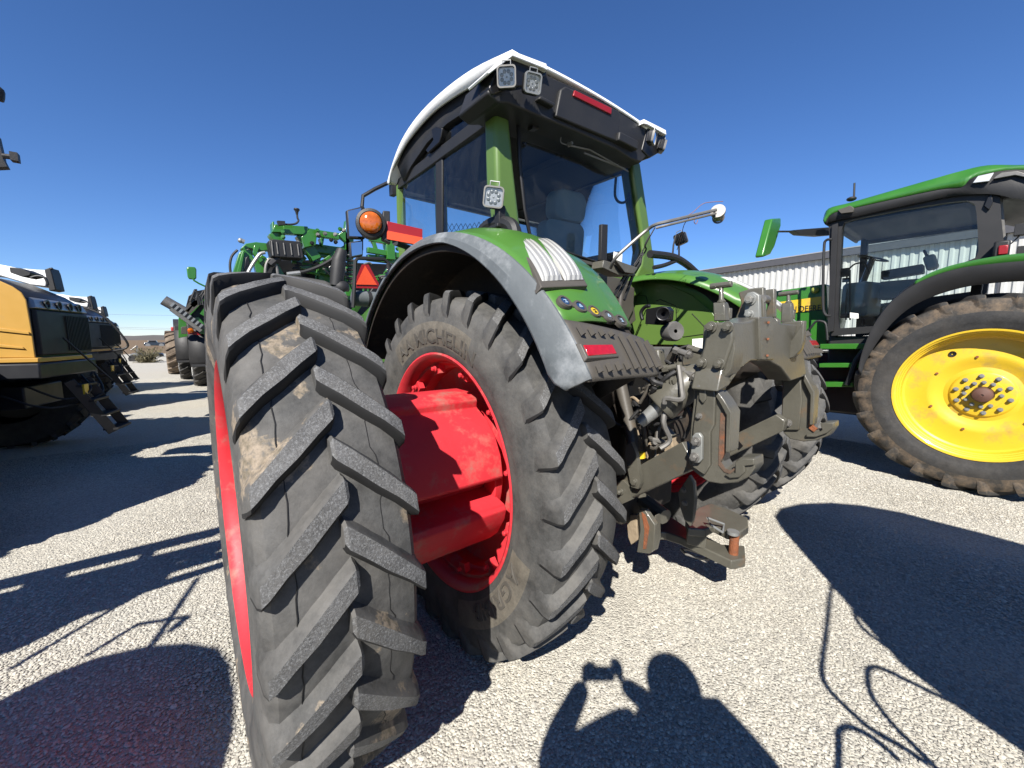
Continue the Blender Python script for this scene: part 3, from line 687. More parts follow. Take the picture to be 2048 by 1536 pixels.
mb.tube(cr([P(a,b,y=-.1) for a,b in ((1300,508),(1345,514),(1372,528),(1395,548))],4),.032,10); mb.tube(cr([P(a,b,y=-.1) for a,b in ((1308,535),(1330,530),(1360,518))],4),.018,8); mb.build('handrail',M['black'],CAB)
# seat
mb=MB()
def rbx(mb,c,d,rot=(0,0,0),r=.05):
    x,y,z=d; pts=rpoly((0,0),x,z,r,5); R=Euler(rot).to_matrix()
    rows=[]
    for yy,k in ((-y/2,.9),(-y/2+.02,1),(y/2-.02,1),(y/2,.9)): rows.append([Vector(c)+R@Vector((a*k,yy,b*k)) for a,b in pts])
    mb.grid(rows,closed=True); n=len(pts); L=len(mb.v); mb.f+=[tuple(range(L-4*n,L-3*n)),tuple(range(L-n,L))]; mb.m+=[0,0]
st=MB(); hc=P(1132,415,y=.62); rbx(st,hc,(.36,.17,.26),(.12,0,-.1),.09); 
bc=P(1112,500,y=.66); rbx(st,P(1120,500,y=.66),(.46,.15,.48),(.1,0,-.1),.08); rbx(st,P(1110,560,y=.85),(.5,.45,.16),(0,0,0),.06)
so_=st.build('driver_seat',M['seat'],CAB,smooth=50)
mb=MB(); mb.tube([(-.2,1.75,2.2),(-.2,1.55,2.62)],.03,8); mb.lathe([(0,.17),(.012,.185),(0,.20),(-.012,.185)],(-.2,1.52,2.66),(0,-.5,1),24,close=True); mb.box((.2,1.2,2.5),(.12,.5,.1)); mb.box((.12,1.5,2.75),(.2,.04,.16)); mb.build('steering_wheel',M['black'],CAB)
mb=MB(); rows=[]  # window wiper
mb.tube(cr([P(a,b,y=.10) for a,b in ((1150,292),(1124,287),(1122,275),(1130,268),(1142,272))],4),.004,6)
mb.bolt(P(1120,266,y=.12),(0,-1,0),.012,.03); mb.bolt(P(1136,290,y=.10),(0,-1,0),.012,.04)
mb.tube([P(1136,290,y=.09),P(1180,300,y=.09),P(1256,343,y=.09)],.006,6); mb.tube([P(1168,306,y=.10),P(1250,338,y=.10)],.007,6)
mb.build('wiper',M['dsteel'],CAB)
mb=MB(); mb.prism(ppy([(1066,225),(1078,225),(1078,258),(1066,256)],.08),(0,.05,0)); mb.prism(ppy([(1240,298),(1250,302),(1248,328),(1238,326)],.08),(0,.05,0)); mb.bolt(P(1047,290,y=.15),(0,-1,0),.014,.02); mb.build('window_hinge',M['blk2'],CAB,bevel=.004,split=True)
mb=MB(); mb.tube(cr([P(a,b,y=.2) for a,b in ((1232,355),(1230,390),(1238,404),(1250,404),(1258,392))],4),.011,8); mb.tube([P(1259,385,y=.2),P(1262,440,y=.2)],.012,6); mb.build('inside_handle',M['black'],CAB)
mb=MB(); mb.prism(ppy([(1060,492),(1200,528),(1200,534),(1060,499)],.10),(0,.03,0)); mb.build('sill',M['brown'],CAB)
mb=MB(); mb.prism(ppy([(1204,448),(1216,449),(1214,522),(1202,520)],-.02),(0,.03,0)); mb.build('bracket_bar',M['black'],CAB,bevel=.003)
mb=MB(); mb.prism(ppy([(1228,503),(1245,508),(1244,524),(1227,518)],.12),(0,.004,0)); mb.build('sticker',M['paper'],CAB,smooth=0)
mb=MB(); q=ppx([(918,462),(948,455),(962,462),(955,474),(920,474)],-.86); mb.prism(q,(.01,0,0)); mb.build('notice_tag',M['teal'],CAB,smooth=0)
mb=MB()    # safety net behind door glass
for k in range(12):
    a=P(886+k*9,447+ (0 if k<6 else -(k-6)*1.5),x=-.80); mb.tube([a,P(880+k*9+20,474,x=-.80)],.002,4); mb.tube([a,P(886+k*9-16,474,x=-.80)],.002,4)
mb.build('net',M['black'],CAB)
mb=MB(); q=[(862,258),(872,252),(884,256),(882,272),(878,285),(856,306),(851,300),(866,280)]; mb.prism(ppx(q,-.93),(.05,0,0)); mb.build('door_hinge',M['blk2'],CAB,bevel=.006)
def PP(px,py,p0,n):
    d=CR*((px-1024)/FPX)+CU*(-(py-768)/FPX)+CF; t=(Vector(p0)-CAM).dot(n)/d.dot(n); return CAM+d*t
# mirror arm and mirror
mr=MB(); mr.tube([P(a,b,y=2.1) for a,b in ((798,362),(775,366),(750,378),(726,392),(724,414))],.018,8); mr.box(P(786,375,y=2.1),(.05,.08,.16)); mr.tube([P(724,414,y=2.1),P(724,500,y=2.1)],.012,8)
mo=mr.build('mirror_arm',M['black'],CAB)
mb=MB(); q=[(694,420),(728,412),(732,420),(730,478),(698,476)]; mb.prism(ppy(q,2.08),(0,.06,0)); mb.prism(ppy([(699,484),(727,480),(726,512),(702,516)],2.08),(0,.05,0)); mb.build('mirror_housing',M['black'],mo,bevel=.008)
for q in ([(696,422),(722,416),(724,473),(699,472)],[(702,486),(724,483),(724,508),(704,512)]):
    n_=Vector((-.45,-.89,.03)).normalized(); c_=P(q[0][0],q[0][1],y=2.00); mb=MB(); mb.prism([PP(a,b,c_,n_) for a,b in q],-n_*.006); mb.build('mirror_glass',M['mirror'],mo,smooth=0)
# amber lamp with striped red panel on the left
mb=MB(); c=P(742,447,x=-1.72); aim=Vector((-.35,-.92,0)).normalized(); 
mb.lathe([(-.05,.02),(-.05,.075),(.02,.084),(.045,.080),(.05,.064),(.035,.060),(.035,.02)],c-aim*.03,aim,32)
wm=mb.build('marker_lamp',M['black'],TR,smooth=40)
mb=MB(); mb.lathe([(.02,.060),(.035,.056),(.045,.042),(.05,.02),(.05,.002)],c-aim*.0,aim,28); mb.build('amber_lens',M['amber'],wm,smooth=60)
WP=c; wn=Vector((-.25,-.97,0)).normalized()
mb=MB(); mb.prism([PP(a,b,WP,wn) for a,b in ((766,421),(780,422),(781,487),(764,478))],-wn*.05); mb.build('panel_bracket',M['black'],wm,bevel=.004)
sp=[(774,442),(845,458),(845,491),(774,478)]
mb=MB(); mb.prism([PP(a,b,WP+wn*.005,wn) for a,b in sp],-wn*.03); mb.build('marker_board',M['refl'],wm,bevel=.002)
mb=MB(); mb.prism([PP(a,b,WP+wn*.008,wn) for a,b in ((774,461),(845,475),(845,491),(774,478))],-wn*.006); mb.build('orange_stripe',M['orange'],wm,smooth=0)
mb=MB(); mb.tube([PP(790,485,WP,wn),P(830,500,x=-1.3),P(860,480,x=-1.05)],.018,8); mb.build('lamp_arm',M['black'],wm)
# ------------------------------------------------------------------ chassis, axle, hood, front wheels
mb=MB(); mb.lathe([(-.95,.16),(-.6,.20),(-.35,.30),(.35,.30),(.6,.20),(.95,.16)],(TC,0,AX),(1,0,0),28); mb.box((TC,.75,1.05),(.62,1.7,.75)); mb.box((TC,-.22,1.15),(.58,.5,.75)); mb.box((TC,2.6,1.15),(.5,2.2,.6)); mb.box((-.55,1.5,.95),(.5,1.3,.6)); mb.box((.15,1.5,.95),(.5,1.3,.6))
mb.build('chassis',M['brown'],TR,bevel=.02)
for s in (-1,1):
    mb=MB(); mb.lathe([(s*.35,.2),(s*.45,.40),(s*.86,.44),(s*.9,.40),(s*.9,.1)],(TC,0,AX),(1,0,0),36); mb.build('hub_reduction',M['liner'],TR,smooth=40)
mb=MB(); rows=[]
for y,w,z0,z1 in ((1.98,.46,1.5,2.36),(2.6,.45,1.45,2.33),(3.6,.42,1.4,2.22),(4.3,.38,1.35,2.05),(4.55,.30,1.35,1.85)):
    rows.append([Vector((TC+x*w,y,z)) for x,z in ((-1,z0),(-1.02,z0+(z1-z0)*.7),(-.85,z1-.05),(-.5,z1),(.5,z1),(.85,z1-.05),(1.02,z0+(z1-z0)*.7),(1,z0))])
mb.grid(rows,closed=True); L=len(mb.v); mb.f.append(tuple(range(L-8,L))); mb.m.append(0); mb.build('hood',M['green'],TR,smooth=40)
for s in (-1,1):
    cx=TC+s*1.0
    tyre('tyre',TR,cx,3.05,.80,Rt=.82,rb=.46,hw=.22,N=20,phase=4,drop=15,lw=.026)
    mb=MB(); ring(mb,cx,3.05,.80,[(s*.17,.455),(s*.18,.475),(s*.15,.44),(s*.0,.42),(s*.02,.2),(s*.06,.18),(s*.06,.01)],48); mb.build('rim',M['red'],TR,smooth=50)
mb=MB(); mb.lathe([(-.9,.10),(.9,.10)],(TC,3.05,.8),(1,0,0),16); mb.build('front_axle',M['brown'],TR)
# ------------------------------------------------------------------ rear hitch
HX=-.80; HR=.33
hf=None
def upright(x,poly,th,first=False):
    mb=MB(); mb.prism(ppx(poly,x),(th,0,0)); return mb
lp=[(1412,646),(1467,645),(1470,700),(1462,740),(1440,762),(1432,782),(1447,800),(1462,826),(1458,905),(1442,905),(1441,925),(1449,938),(1460,942),(1468,936),(1472,922),(1481,915),(1509,916),(1510,936),(1497,954),(1475,965),(1442,968),(1417,964),(1400,953),(1384,940),(1377,925),(1381,853),(1387,800),(1389,748),(1400,722),(1408,693),(1412,669)]
mb=MB(); mb.prism(ppx(lp,HX),(.10,0,0)); hf=mb.build('hitch_frame',M['cast'],TR,bevel=.005)
inn_=[(1396,765),(1426,765),(1430,790),(1428,850),(1420,865),(1420,930),(1408,950),(1385,935),(1382,925),(1386,853),(1393,800)]
mb=MB(); mb.prism(ppx(inn_,HX-.02),(.03,0,0)); mb.build('hitch_side_plate',M['cast'],hf,bevel=.005)
mb=MB(); mb.prism(ppx([(1397,772),(1405,765),(1411,772),(1412,798),(1405,808),(1397,798)],HX-.032),(.02,0,0)); mb.build('cover_plate',M['cast'],hf,bevel=.005)
mb=MB(); mb.bolt(P(1400,773,x=HX-.03),(-1,0,0),.010,.016); mb.build('bolt',M['dsteel'],hf); mb=MB(); mb.bolt(P(1399,832,x=HX-.02),(-1,0,0),.010,.016); mb.build('bolt',M['dsteel'],hf)
# shoulder plate with four big bolts
mb=MB(); mb.prism(ppx([(1412,644),(1466,646),(1466,680),(1458,705),(1452,722),(1447,742),(1395,742),(1398,722),(1407,693),(1411,669)],HX-.015),(.03,0,0)); mb.build('shoulder_plate',M['cast'],hf,bevel=.01,seg=3)
for q in ((1423,654),(1456,654),(1404,726),(1439,728)):
    mb=MB(); mb.bolt(P(*q,x=HX-.018),(-1,0,0),.018,.028); mb.build('bolt',M['cast'],hf,bevel=.002)
# hook guide (worn bright/rusty slot)
mb=MB(); mb.prism(ppx([(1441,826),(1452,826),(1450,905),(1441,925),(1449,938),(1460,942),(1468,936),(1470,940),(1460,948),(1448,944),(1437,930),(1437,905)],HX-.004),(.01,0,0)); mb.build('worn_slot',M['worn'],hf,smooth=0)
mb=MB(); mb.prism(ppx([(1470,924),(1482,917),(1508,918),(1508,930),(1488,932),(1490,944),(1478,955),(1460,957),(1448,950),(1470,946)],HX-.014),(.015,0,0)); mb.build('hook_latch',M['cast'],hf,bevel=.004)
mb=MB(); mb.prism(ppx([(1432,780),(1448,800),(1463,826),(1459,905),(1450,905),(1452,830),(1440,808),(1430,792)],HX-.02),(.06,0,0)); mb.build('chamfer_plate',M['cast'],hf,bevel=.004)
mb=MB(); mb.prism(ppx([(1384,872),(1390,866),(1398,866),(1404,874),(1404,918),(1398,926),(1388,926),(1380,914)],HX-.045),(.02,0,0)); mb.build('link_plate',M['zinc'],hf,bevel=.004)
for q in ((1393,883),(1390,914)):
    mb=MB(); mb.bolt(P(*q,x=HX-.045),(-1,0,0),.016,.024); mb.build('bolt',M['dsteel'],hf,bevel=.002)
# arch
ap=[(1462,648),(1500,642),(1519,634),(1546,633),(1560,646),(1600,650),(1607,700),(1613,752),(1582,762),(1562,735),(1540,722),(1502,722),(1480,738),(1458,772),(1436,784),(1444,745),(1458,705)]
mb=MB(); mb.prism(ppy(ap,-1.245),(0,.12,0)); mb.build('arch',M['cast'],hf,bevel=.008,seg=3)
mb=MB(); mb.prism(ppy([(1519,634),(1546,633),(1549,720),(1521,720)],-1.262),(0,.05,0)); mb.prism(ppy([(1472,646),(1482,646),(1476,745),(1464,762)],-1.255),(0,.03,0)); mb.build('centre_rib',M['cast'],hf,bevel=.006,split=True)
mb=MB()
for q in ((1537,645),(1536,678),(1535,711)): mb.cyl(P(*q,y=-1.27),P(*q,y=-1.25),.006,8)
mb.build('pin_hole',M['rust'],hf,split=True)
mb=MB(); mb.prism(ppx([(1556,640),(1559,680),(1563,692),(1572,692),(1585,676),(1608,640),(1607,680),(1601,700),(1588,714),(1574,720),(1549,721),(1546,633)],.02),(.05,0,0)); mb.prism(ppx([(1562,645),(1606,641),(1600,690),(1566,690)],.10),(.03,0,0)); mb.build('latch_housing',M['cast'],hf,bevel=.006)
# right upright
rp=[(1566,722),(1600,722),(1609,748),(1618,765),(1629,784),(1625,850),(1619,856),(1631,861),(1643,857),(1647,845),(1669,844),(1669,855),(1658,871),(1633,881),(1606,883),(1580,878),(1567,866),(1562,850),(1564,800),(1565,771)]
mb=MB(); mb.prism(ppx(rp,HR),(.10,0,0)); mb.build('hitch_frame_right',M['cast'],hf,bevel=.005).name='upright'
mb=MB(); mb.prism(ppx([(1567,766),(1600,748),(1604,800),(1598,860),(1567,860),(1563,830)],HR-.02),(.03,0,0)); mb.prism(ppx([(1609,748),(1629,784),(1625,850),(1618,850),(1620,790),(1606,762)],HR-.03),(.05,0,0)); mb.build('hitch_side_plate',M['cast'],hf,bevel=.005)
mb=MB(); mb.bolt(P(1576,846,x=HR-.02),(-1,0,0),.018,.03); mb.build('bolt',M['dsteel'],hf); mb=MB(); mb.bolt(P(1581,776,x=HR-.012),(-1,0,0),.012,.004); mb.build('bolt',M['dsteel'],hf)
mb=MB(); mb.prism(ppx([(1617,842),(1624,842),(1626,852),(1634,858),(1628,864),(1618,857)],HR-.01),(.02,0,0)); mb.build('worn_slot',M['rust'],hf)
mb=MB(); mb.prism(ppx([(1640,846),(1667,846),(1666,856),(1654,866),(1632,874),(1612,874),(1612,868),(1632,868),(1644,860)],HR-.02),(.02,0,0)); mb.build('hook_latch',M['cast'],hf,bevel=.004)
mb=MB(); mb.prism(ppy([(1562,722),(1606,722),(1606,760),(1566,772)],-1.12),(0,.05,0)); mb.build('arch_web',M['cast'],hf,bevel=.006)
# top link bracket: two tall plates, grey link with bolts
for x,px in ((-.36,[(1476,585),(1500,577),(1527,574),(1529,650),(1466,646),(1476,622),(1482,606)]),(-.22,[(1528,580),(1549,577),(1549,635),(1528,635),(1534,612)])):
    mb=MB(); mb.prism(ppx(px,x),(.035,0,0)); mb.build('top_bracket',M['cast'],hf,bevel=.006)
tl=MB(); tl.prism(ppx([(1489,594),(1494,586),(1506,583),(1518,590),(1519,636),(1508,642),(1494,640),(1488,632)],-.40),(.03,0,0)); t_=tl.build('top_link_plate',M['zinc'],hf,bevel=.004)
for q,r in (((1501,599),.021),((1499,629),.016)):
    mb=MB(); mb.bolt(P(*q,x=-.40),(-1,0,0),r,.03); mb.build('bolt',M['zinc'],hf,bevel=.002)
mb=MB(); mb.cyl(P(1523,598,x=-.36),P(1533,599,x=-.24),.022,16); mb.build('roller',M['dsteel'],hf)
# T-handled latches
def tlatch(x,bar,blk):
    mb=MB(); a,b=[P(*q,x=x) for q in bar]; mb.tube([a,b],.014,10); m_=(a+b)/2
    c,d=[P(*q,x=x) for q in blk]
    mb.tube([m_,lerp(m_,c,.8),c],[.010,.011,.022],8); mb.prism([c+Vector((-.018,-.02,.0)),c+Vector((.018,-.02,0)),lerp(c,d,.25)+Vector((.026,-.025,0)),d+Vector((.026,-.025,0)),d+Vector((-.026,-.025,0)),lerp(c,d,.25)+Vector((-.026,-.025,0))],(0,.05,0)); mb.box(lerp(c,d,.6)+Vector((.03,-.01,0)),(.03,.035,.05))
    return mb.build('latch_handle',M['cast'],hf,bevel=.006)
tlatch(-.70,((1421,573),(1464,568)),((1443,605),(1444,642)))
tlatch(.18,((1557,589),(1597,584)),((1577,606),(1574,645)))
# lower links
def link(name,a,b,w,h,m=M['cast']):
    mb=MB(); mb.beam(a,b,w,h); return mb.build(name,m,TR,bevel=.005)
ll=link('lower_link',P(1232,985,x=-.66),P(1384,908,x=-.74),.05,.135)
mb=MB(); mb.prism(ppx([(1232,965),(1245,960),(1262,975),(1262,1000),(1240,1010),(1230,995)],-.72),(.04,0,0)); mb.bolt(P(1242,983,x=-.72),(-1,0,0),.014,.03); mb.build('link_eye',M['cast'],ll,bevel=.005)
mb=MB(); mb.prism(ppx([(1252,890),(1262,884),(1272,908),(1281,966),(1276,978),(1262,974),(1250,910)],-.76),(.03,0,0)); mb.bolt(P(1268,964,x=-.76),(-1,0,0),.018,.012); mb.bolt(P(1258,931,x=-.76),(-1,0,0),.008,.01)
lr=mb.build('lift_rod_clevis',M['cast'],ll,bevel=.005)
mb=MB(); mb.tube([P(1275,955,x=-.66),P(1262,860,x=-.62),P(1240,760,x=-.6)],.035,12); mb.build('lift_rod',M['brown'],ll)
mb=MB(); mb.tube([P(1279,905,x=-.70),P(1280,916,x=-.70)],.03,10); mb.build('yellow_band',M['yellow'],ll)
mb=MB(); mb.prism([P(a,b,x=.16) for a,b in ((1462,872),(1552,829),(1570,842),(1566,862),(1457,914),(1440,905))],(.06,0,0)); rlk=mb.build('lower_link',M['cast'],TR,bevel=.005)
mb=MB(); mb.prism(ppx([(1464,880),(1472,876),(1486,892),(1478,900)],.155),(.01,0,0)); mb.build('slot',M['blk2'],rlk)
# stabiliser blade
mb=MB(); mb.prism(ppx([(1378,950),(1388,965),(1391,1000),(1386,1040),(1380,1054),(1368,1040),(1358,1010),(1355,985)],-.42),(.03,0,0)); sb=mb.build('stabiliser_plate',M['cast'],TR,bevel=.006)
mb=MB(); mb.bolt(P(1367,980,x=-.42),(-1,0,0),.013,.012); mb.build('bolt',M['dsteel'],sb); mb=MB(); mb.bolt(P(1370,1006,x=-.42),(-1,0,0),.013,.012); mb.build('bolt',M['dsteel'],sb)
mb=MB(); mb.tube([(-.35,-.75,.62),(-.2,-.25,.7)],.05,10); mb.build('pto_shaft',M['cast'],TR)
# drawbar with clevis and pin
def dz(px,py,z): return P(px,py,z=z)
db=MB(); 
a=Vector((TC,-.1,.36)); b=Vector((TC,-1.0,.34))
db.prism([dz(x,y,.30) for x,y in ((1270,1065),(1330,1040),(1380,1075),(1440,1105),(1488,1108),(1490,1135),(1462,1140),(1360,1090),(1330,1080),(1280,1080))],(0,0,.06))
d_=db.build('drawbar',M['cast'],TR,bevel=.008,seg=3)
mb=MB(); mb.prism([dz(x,y,.44) for x,y in ((1395,1030),(1420,1020),(1450,1030),(1494,1050),(1496,1068),(1480,1080),(1455,1080),(1428,1066),(1410,1075),(1375,1072),(1370,1055))],(0,0,.055)); mb.prism([dz(x,y,.35) for x,y in ((1375,1062),(1408,1065),(1412,1100),(1372,1088))],(0,0,.12)); mb.build('clevis',M['cast'],d_,bevel=.008,seg=3)
mb=MB(); c=dz(1466,1116,.33); mb.tube([c+Vector((0,0,-.06)),c+Vector((0,0,.17))],.028,16); mb.build('hitch_pin',M['rust'],d_,bevel=.003)
mb=MB(); c2=dz(1466,1068,.50); mb.tube([c2+Vector((-.03,.05,0)),c2+Vector((-.09,.10,.05)),c2+Vector((-.05,.14,.07)),c2+Vector((.03,.07,.03)),c2+Vector((-.03,.05,0))],.008,8); mb.cyl(c2,c2+Vector((0,0,.02)),.035,16); mb.build('pin_handle',M['steel'],d_)
mb=MB(); lpth=[(1362,1098),(1372,1108),(1405,1118),(1417,1118),(1412,1110),(1375,1098),(1362,1098)]; mb.tube([P(x,y,z=.22) for x,y in lpth],.010,8); mb.build('chain_loop',M['dsteel'],d_)
mb=MB()
mb.prism(ppx([(1277,1018),(1290,1020),(1310,1050),(1307,1100),(1298,1108),(1273,1105),(1280,1060)],-.50),(.04,0,0)); mb.prism(ppx([(1310,1030),(1312,1080),(1306,1104),(1296,1100),(1300,1050)],-.45),(.06,0,0)); mb.build('coupling_ramp',M['cast'],d_,bevel=.005)
mb=MB(); mb.prism(ppx([(1283,1025),(1290,1030),(1298,1055),(1292,1098),(1286,1098),(1289,1060)],-.505),(.006,0,0)); mb.build('wear_strip',M['rust'],d_)
mb=MB(); mb.prism(ppx([(1252,1030),(1272,1030),(1275,1080),(1262,1090),(1256,1075)],-.42),(.04,0,0)); mb.build('side_plate',M['dirtm'],d_,bevel=.004)
# rear housing and lift gear under the hitch
mb=MB(); mb.box((-.2,-.30,.95),(.62,.5,.85)); mb.lathe([(-.5,.14),(-.3,.22),(.3,.22),(.5,.14)],(-.2,-.3,1.45),(1,0,0),20); mb.build('rear_housing',M['liner'],TR,bevel=.03)
mb=MB(); mb.prism(ppx([(1288,885),(1342,872),(1348,905),(1300,925),(1285,912)],-.58),(.1,0,0)); mb.build('mud_caked_casting',M['dirtm'],TR,bevel=.01)
mb=MB(); mb.prism(ppx([(1300,835),(1316,828),(1322,850),(1345,872),(1325,880),(1300,862)],-.6),(.05,0,0)); mb.build('bracket',M['cast'],TR,bevel=.005)
for s in (-1,1):
    mb=MB(); mb.beam((-.2+s*.38,-.25,1.5),(-.2+s*.42,-.85,1.62),.06,.11); mb.build('lift_arm',M['cast'],TR,bevel=.012)
    mb=MB(); mb.tube([(-.2+s*.44,-.2,.72),(-.2+s*.40,.4,.66)],.05,10); mb.build('stay',M['brown'],TR)
# lift cylinder
mb=MB(); a=P(1325,808,x=-.70); b=P(1388,755,x=-.62); d=(b-a).normalized(); mb.tube([a-d*.02,a,b,b+d*.05],[.085,.092,.085,.05],24); lc=mb.build('lift_cylinder',M['cast'],TR,bevel=.006)
mb=MB(); mb.tube([a-d*.15,a-d*.02],[.03,.04],14); mb.build('piston',M['steel'],lc)
# hydraulic clutter
rs=random.Random(11)
def clutter(n,x0,x1,y0,y1,px0,px1,py0,py1,seedr,col):
    for k in range(n):
        x=rs.uniform(x0,x1); p=P(rs.uniform(px0,px1),rs.uniform(py0,py1),x=x); pts=[p]
        for j in range(4): pts.append(pts[-1]+Vector((rs.uniform(-.04,.05),rs.uniform(-.05,.08),rs.uniform(-.12,.05))))
        mb=MB(); mb.tube(cr(pts,4),rs.choice((.006,.009,.013)),7); mb.build('hydraulic_hose',rs.choice(col),TR)
clutter(34,-.72,-.45,0,0,1285,1395,690,800,0,[M['rubber'],M['rubber'],M['blk2'],M['rubber'],M['dsteel'],M['brown']])
clutter(16,-.66,-.45,0,0,1265,1330,790,900,0,[M['rubber'],M['rubber'],M['dsteel'],M['brown'],M['dirtm']])
for k in range(16):
    x=rs.uniform(-.7,-.5); p=P(rs.uniform(1300,1395),rs.uniform(690,790),x=x); ax=Vector((rs.uniform(-.8,.2),-1,rs.uniform(-.4,.4))).normalized()
    mb=MB(); mb.cyl(p,p+ax*.05,.016,12); mb.bolt(p+ax*.05,ax,.018,.02); mb.cyl(p-ax*.03,p,.02,6); mb.build('hydraulic_coupler',rs.choice([M['dsteel'],M['dsteel'],M['steel'],M['cast']]),TR,smooth=30)
mb=MB(); mb.lathe([(.07,.01),(.075,.045),(.06,.052),(.0,.045),(0,.01)],P(1335,665,x=-.62),(-.5,-1,.1),20,); mb.bolt(P(1335,666,x=-.66),(-.5,-1,.1),.012,.02); mb.build('motor',M['dsteel'],TR,smooth=35)
mb=MB(); c=P(1312,630,x=-.70); mb.prism(ppx([(1292,618),(1325,612),(1332,620),(1330,640),(1316,650),(1290,648)],-.70),(.08,0,0)); mb.lathe([(0,.012),(.02,.03),(.02,.035),(0,.035)],P(1327,628,x=-.72),(-1,-.4,0),14); mb.tube(cr([P(q,w,x=-.70) for q,w in ((1285,640),(1282,625),(1290,614),(1300,612))],4),.01,8); mb.build('socket_box',M['blk2'],TR,bevel=.004)
mb=MB(); mb.box((TC,-.48,1.35),(.55,.12,.5)); mb.box((TC,-.5,1.62),(.4,.15,.1)); mb.build('valve_block',M['dsteel'],TR,bevel=.01)
for k in range(8):
    mb=MB(); x=-.42+.06*k; mb.tube(cr([(x,-.55,1.5),(x+.01,-.72,1.52),(x+.03,-.75,1.4),(x,-.6,1.2)],4),.011,8); mb.build('hydraulic_hose',M['rubber'],TR)
# bent pipe arm with plugs, holder bracket and struts
def pth(pts,y0,y1): 
    n=len(pts); return [P(a,b,y=lerp(y0,y1,i/(n-1))) for i,(a,b) in enumerate(pts)]
mb=MB(); pp=pth([(1221,536),(1232,515),(1262,487),(1294,460),(1312,449),(1340,442),(1390,430),(1432,420)],-.25,-.72); mb.tube(cr(pp,5),.011,8); mb.tube([q+Vector((.0,.0,-.022)) for q in cr(pp[4:],5)],.008,8); pa=mb.build('hose_holder',M['dsteel'],TR)
mb=MB(); e=P(1436,423,y=-.72); dx=Vector((.9,.35,-.25)).normalized(); mb.cyl(e-dx*.01,e+dx*.012,.045,24); mb.cyl(e+dx*.03,e+dx*.075,.032,20); mb.cyl(e,e+dx*.04,.02,12); mb.lathe([(0,.028),(.008,.034),(0,.04),(-.008,.034)],e+dx*.08,dx,20,close=True); mb.build('hose_plug',M['dsteel'],pa,smooth=35)
mb=MB(); mb.tube(cr(pth([(1360,440),(1385,425),(1405,408),(1425,404),(1446,403)],-.55,-.7),4),.0025,5); mb.tube(cr(pth([(1378,436),(1368,450),(1362,475),(1354,500)],-.6,-.4),4),.0025,5); mb.tube(cr(pth([(1392,433),(1388,443),(1392,448),(1396,440)],-.6,-.6),3),.0025,5); mb.build('lanyard',mat('pinkish_cord',(.30,.16,.15),.7),pa)
mb=MB(); mb.prism(ppy([(1208,520),(1232,527),(1266,540),(1272,552),(1236,550),(1205,535)],-.22),(0,.10,0)); mb.prism(ppy([(1232,520),(1276,535),(1268,548),(1250,545)],-.26),(0,.03,0)); mb.build('holder_bracket',M['cast'],pa,bevel=.004)
mb=MB(); 
for (a,b) in (((1258,548),(1235,595)),((1266,550),(1248,600)),((1252,548),(1228,590))): mb.beam(P(*a,y=-.20),P(*b,y=-.20),.014,.02)
mb.tube(cr(pth([(1300,470),(1290,490),(1292,500),(1278,520),(1262,540)],-.3,-.2),4),.006,6); mb.tube(cr(pth([(1310,455),(1296,480),(1284,505),(1268,530)],-.3,-.2),4),.005,6); mb.build('strut',M['black'],pa)
# ------------------------------------------------------------------ corrugated building
B0=Vector((23.694,10.607,0)); B1=Vector((22.219,-2.043,0)); bd=(B0-B1).normalized(); bn=Vector((-bd.y,bd.x,0))   # bn points towards the yard
if bn.x>0: bn=-bn
BL=thing('storage_building','long white corrugated metal building with dark grey eaves trim behind the tractors','building',(22.6,1,0))
S0=B1-bd*26; Ltot=(B0-S0).length+2.2; 
me=[]; k=0; n=int(Ltot/.10); rows=[]; lo_=[];hi_=[]
for i in range(n*4+1):
    s=i*.025; ph=(i%12)/12; o=.0 if ph<.5 else .035
    if ph in (5/12,11/12): o=.0175
    q=S0+bd*s+bn*o*1.6; lo_.append(Vector((q.x,q.y,0))); hi_.append(Vector((q.x,q.y,5.75)))
wm=mat('pale_corrugated_sheet',(.66,.66,.63),.55,var=.06,dirt=(.4,.38,.34),damt=.1,dscale=1)
mb=MB(); mb.grid([lo_,hi_]); mb.build('wall',wm,BL,smooth=0)
tg=mat('dark_grey_trim',(.10,.10,.11),.5)
mb=MB(); e=S0+bd*Ltot
def up(v,z): return Vector((v.x,v.y,z))
mb.prism([up(S0,5.66),up(e,5.66),up(e,6.0),up(S0,6.0)],bn*.28); mb.build('eaves_trim',tg,BL)
for s in (31.6,26.4,19,11):
    mb=MB(); q=B1-bd*26+bd*s; mb.beam(up(q+bn*.05,0),up(q+bn*.05,5.66),.10,.05,up=bd); mb.build('joint_trim',tg,BL)
mb=MB(); far=-bn*18
mb.hull8([up(S0+bn*.3,5.98),up(e+bn*.3,5.98),up(e+far,7.4),up(S0+far,7.4),up(S0+bn*.3,6.03),up(e+bn*.3,6.03),up(e+far,7.45),up(S0+far,7.45)]); mb.build('roof',mat('pale_metal_roof',(.5,.5,.5),.4,metal=.3),BL)
mb=MB(); mb.prism([up(e,0),up(e+far,0),up(e+far,7.4),up(e,5.9)],-bd*.1); mb.build('wall',wm,BL)
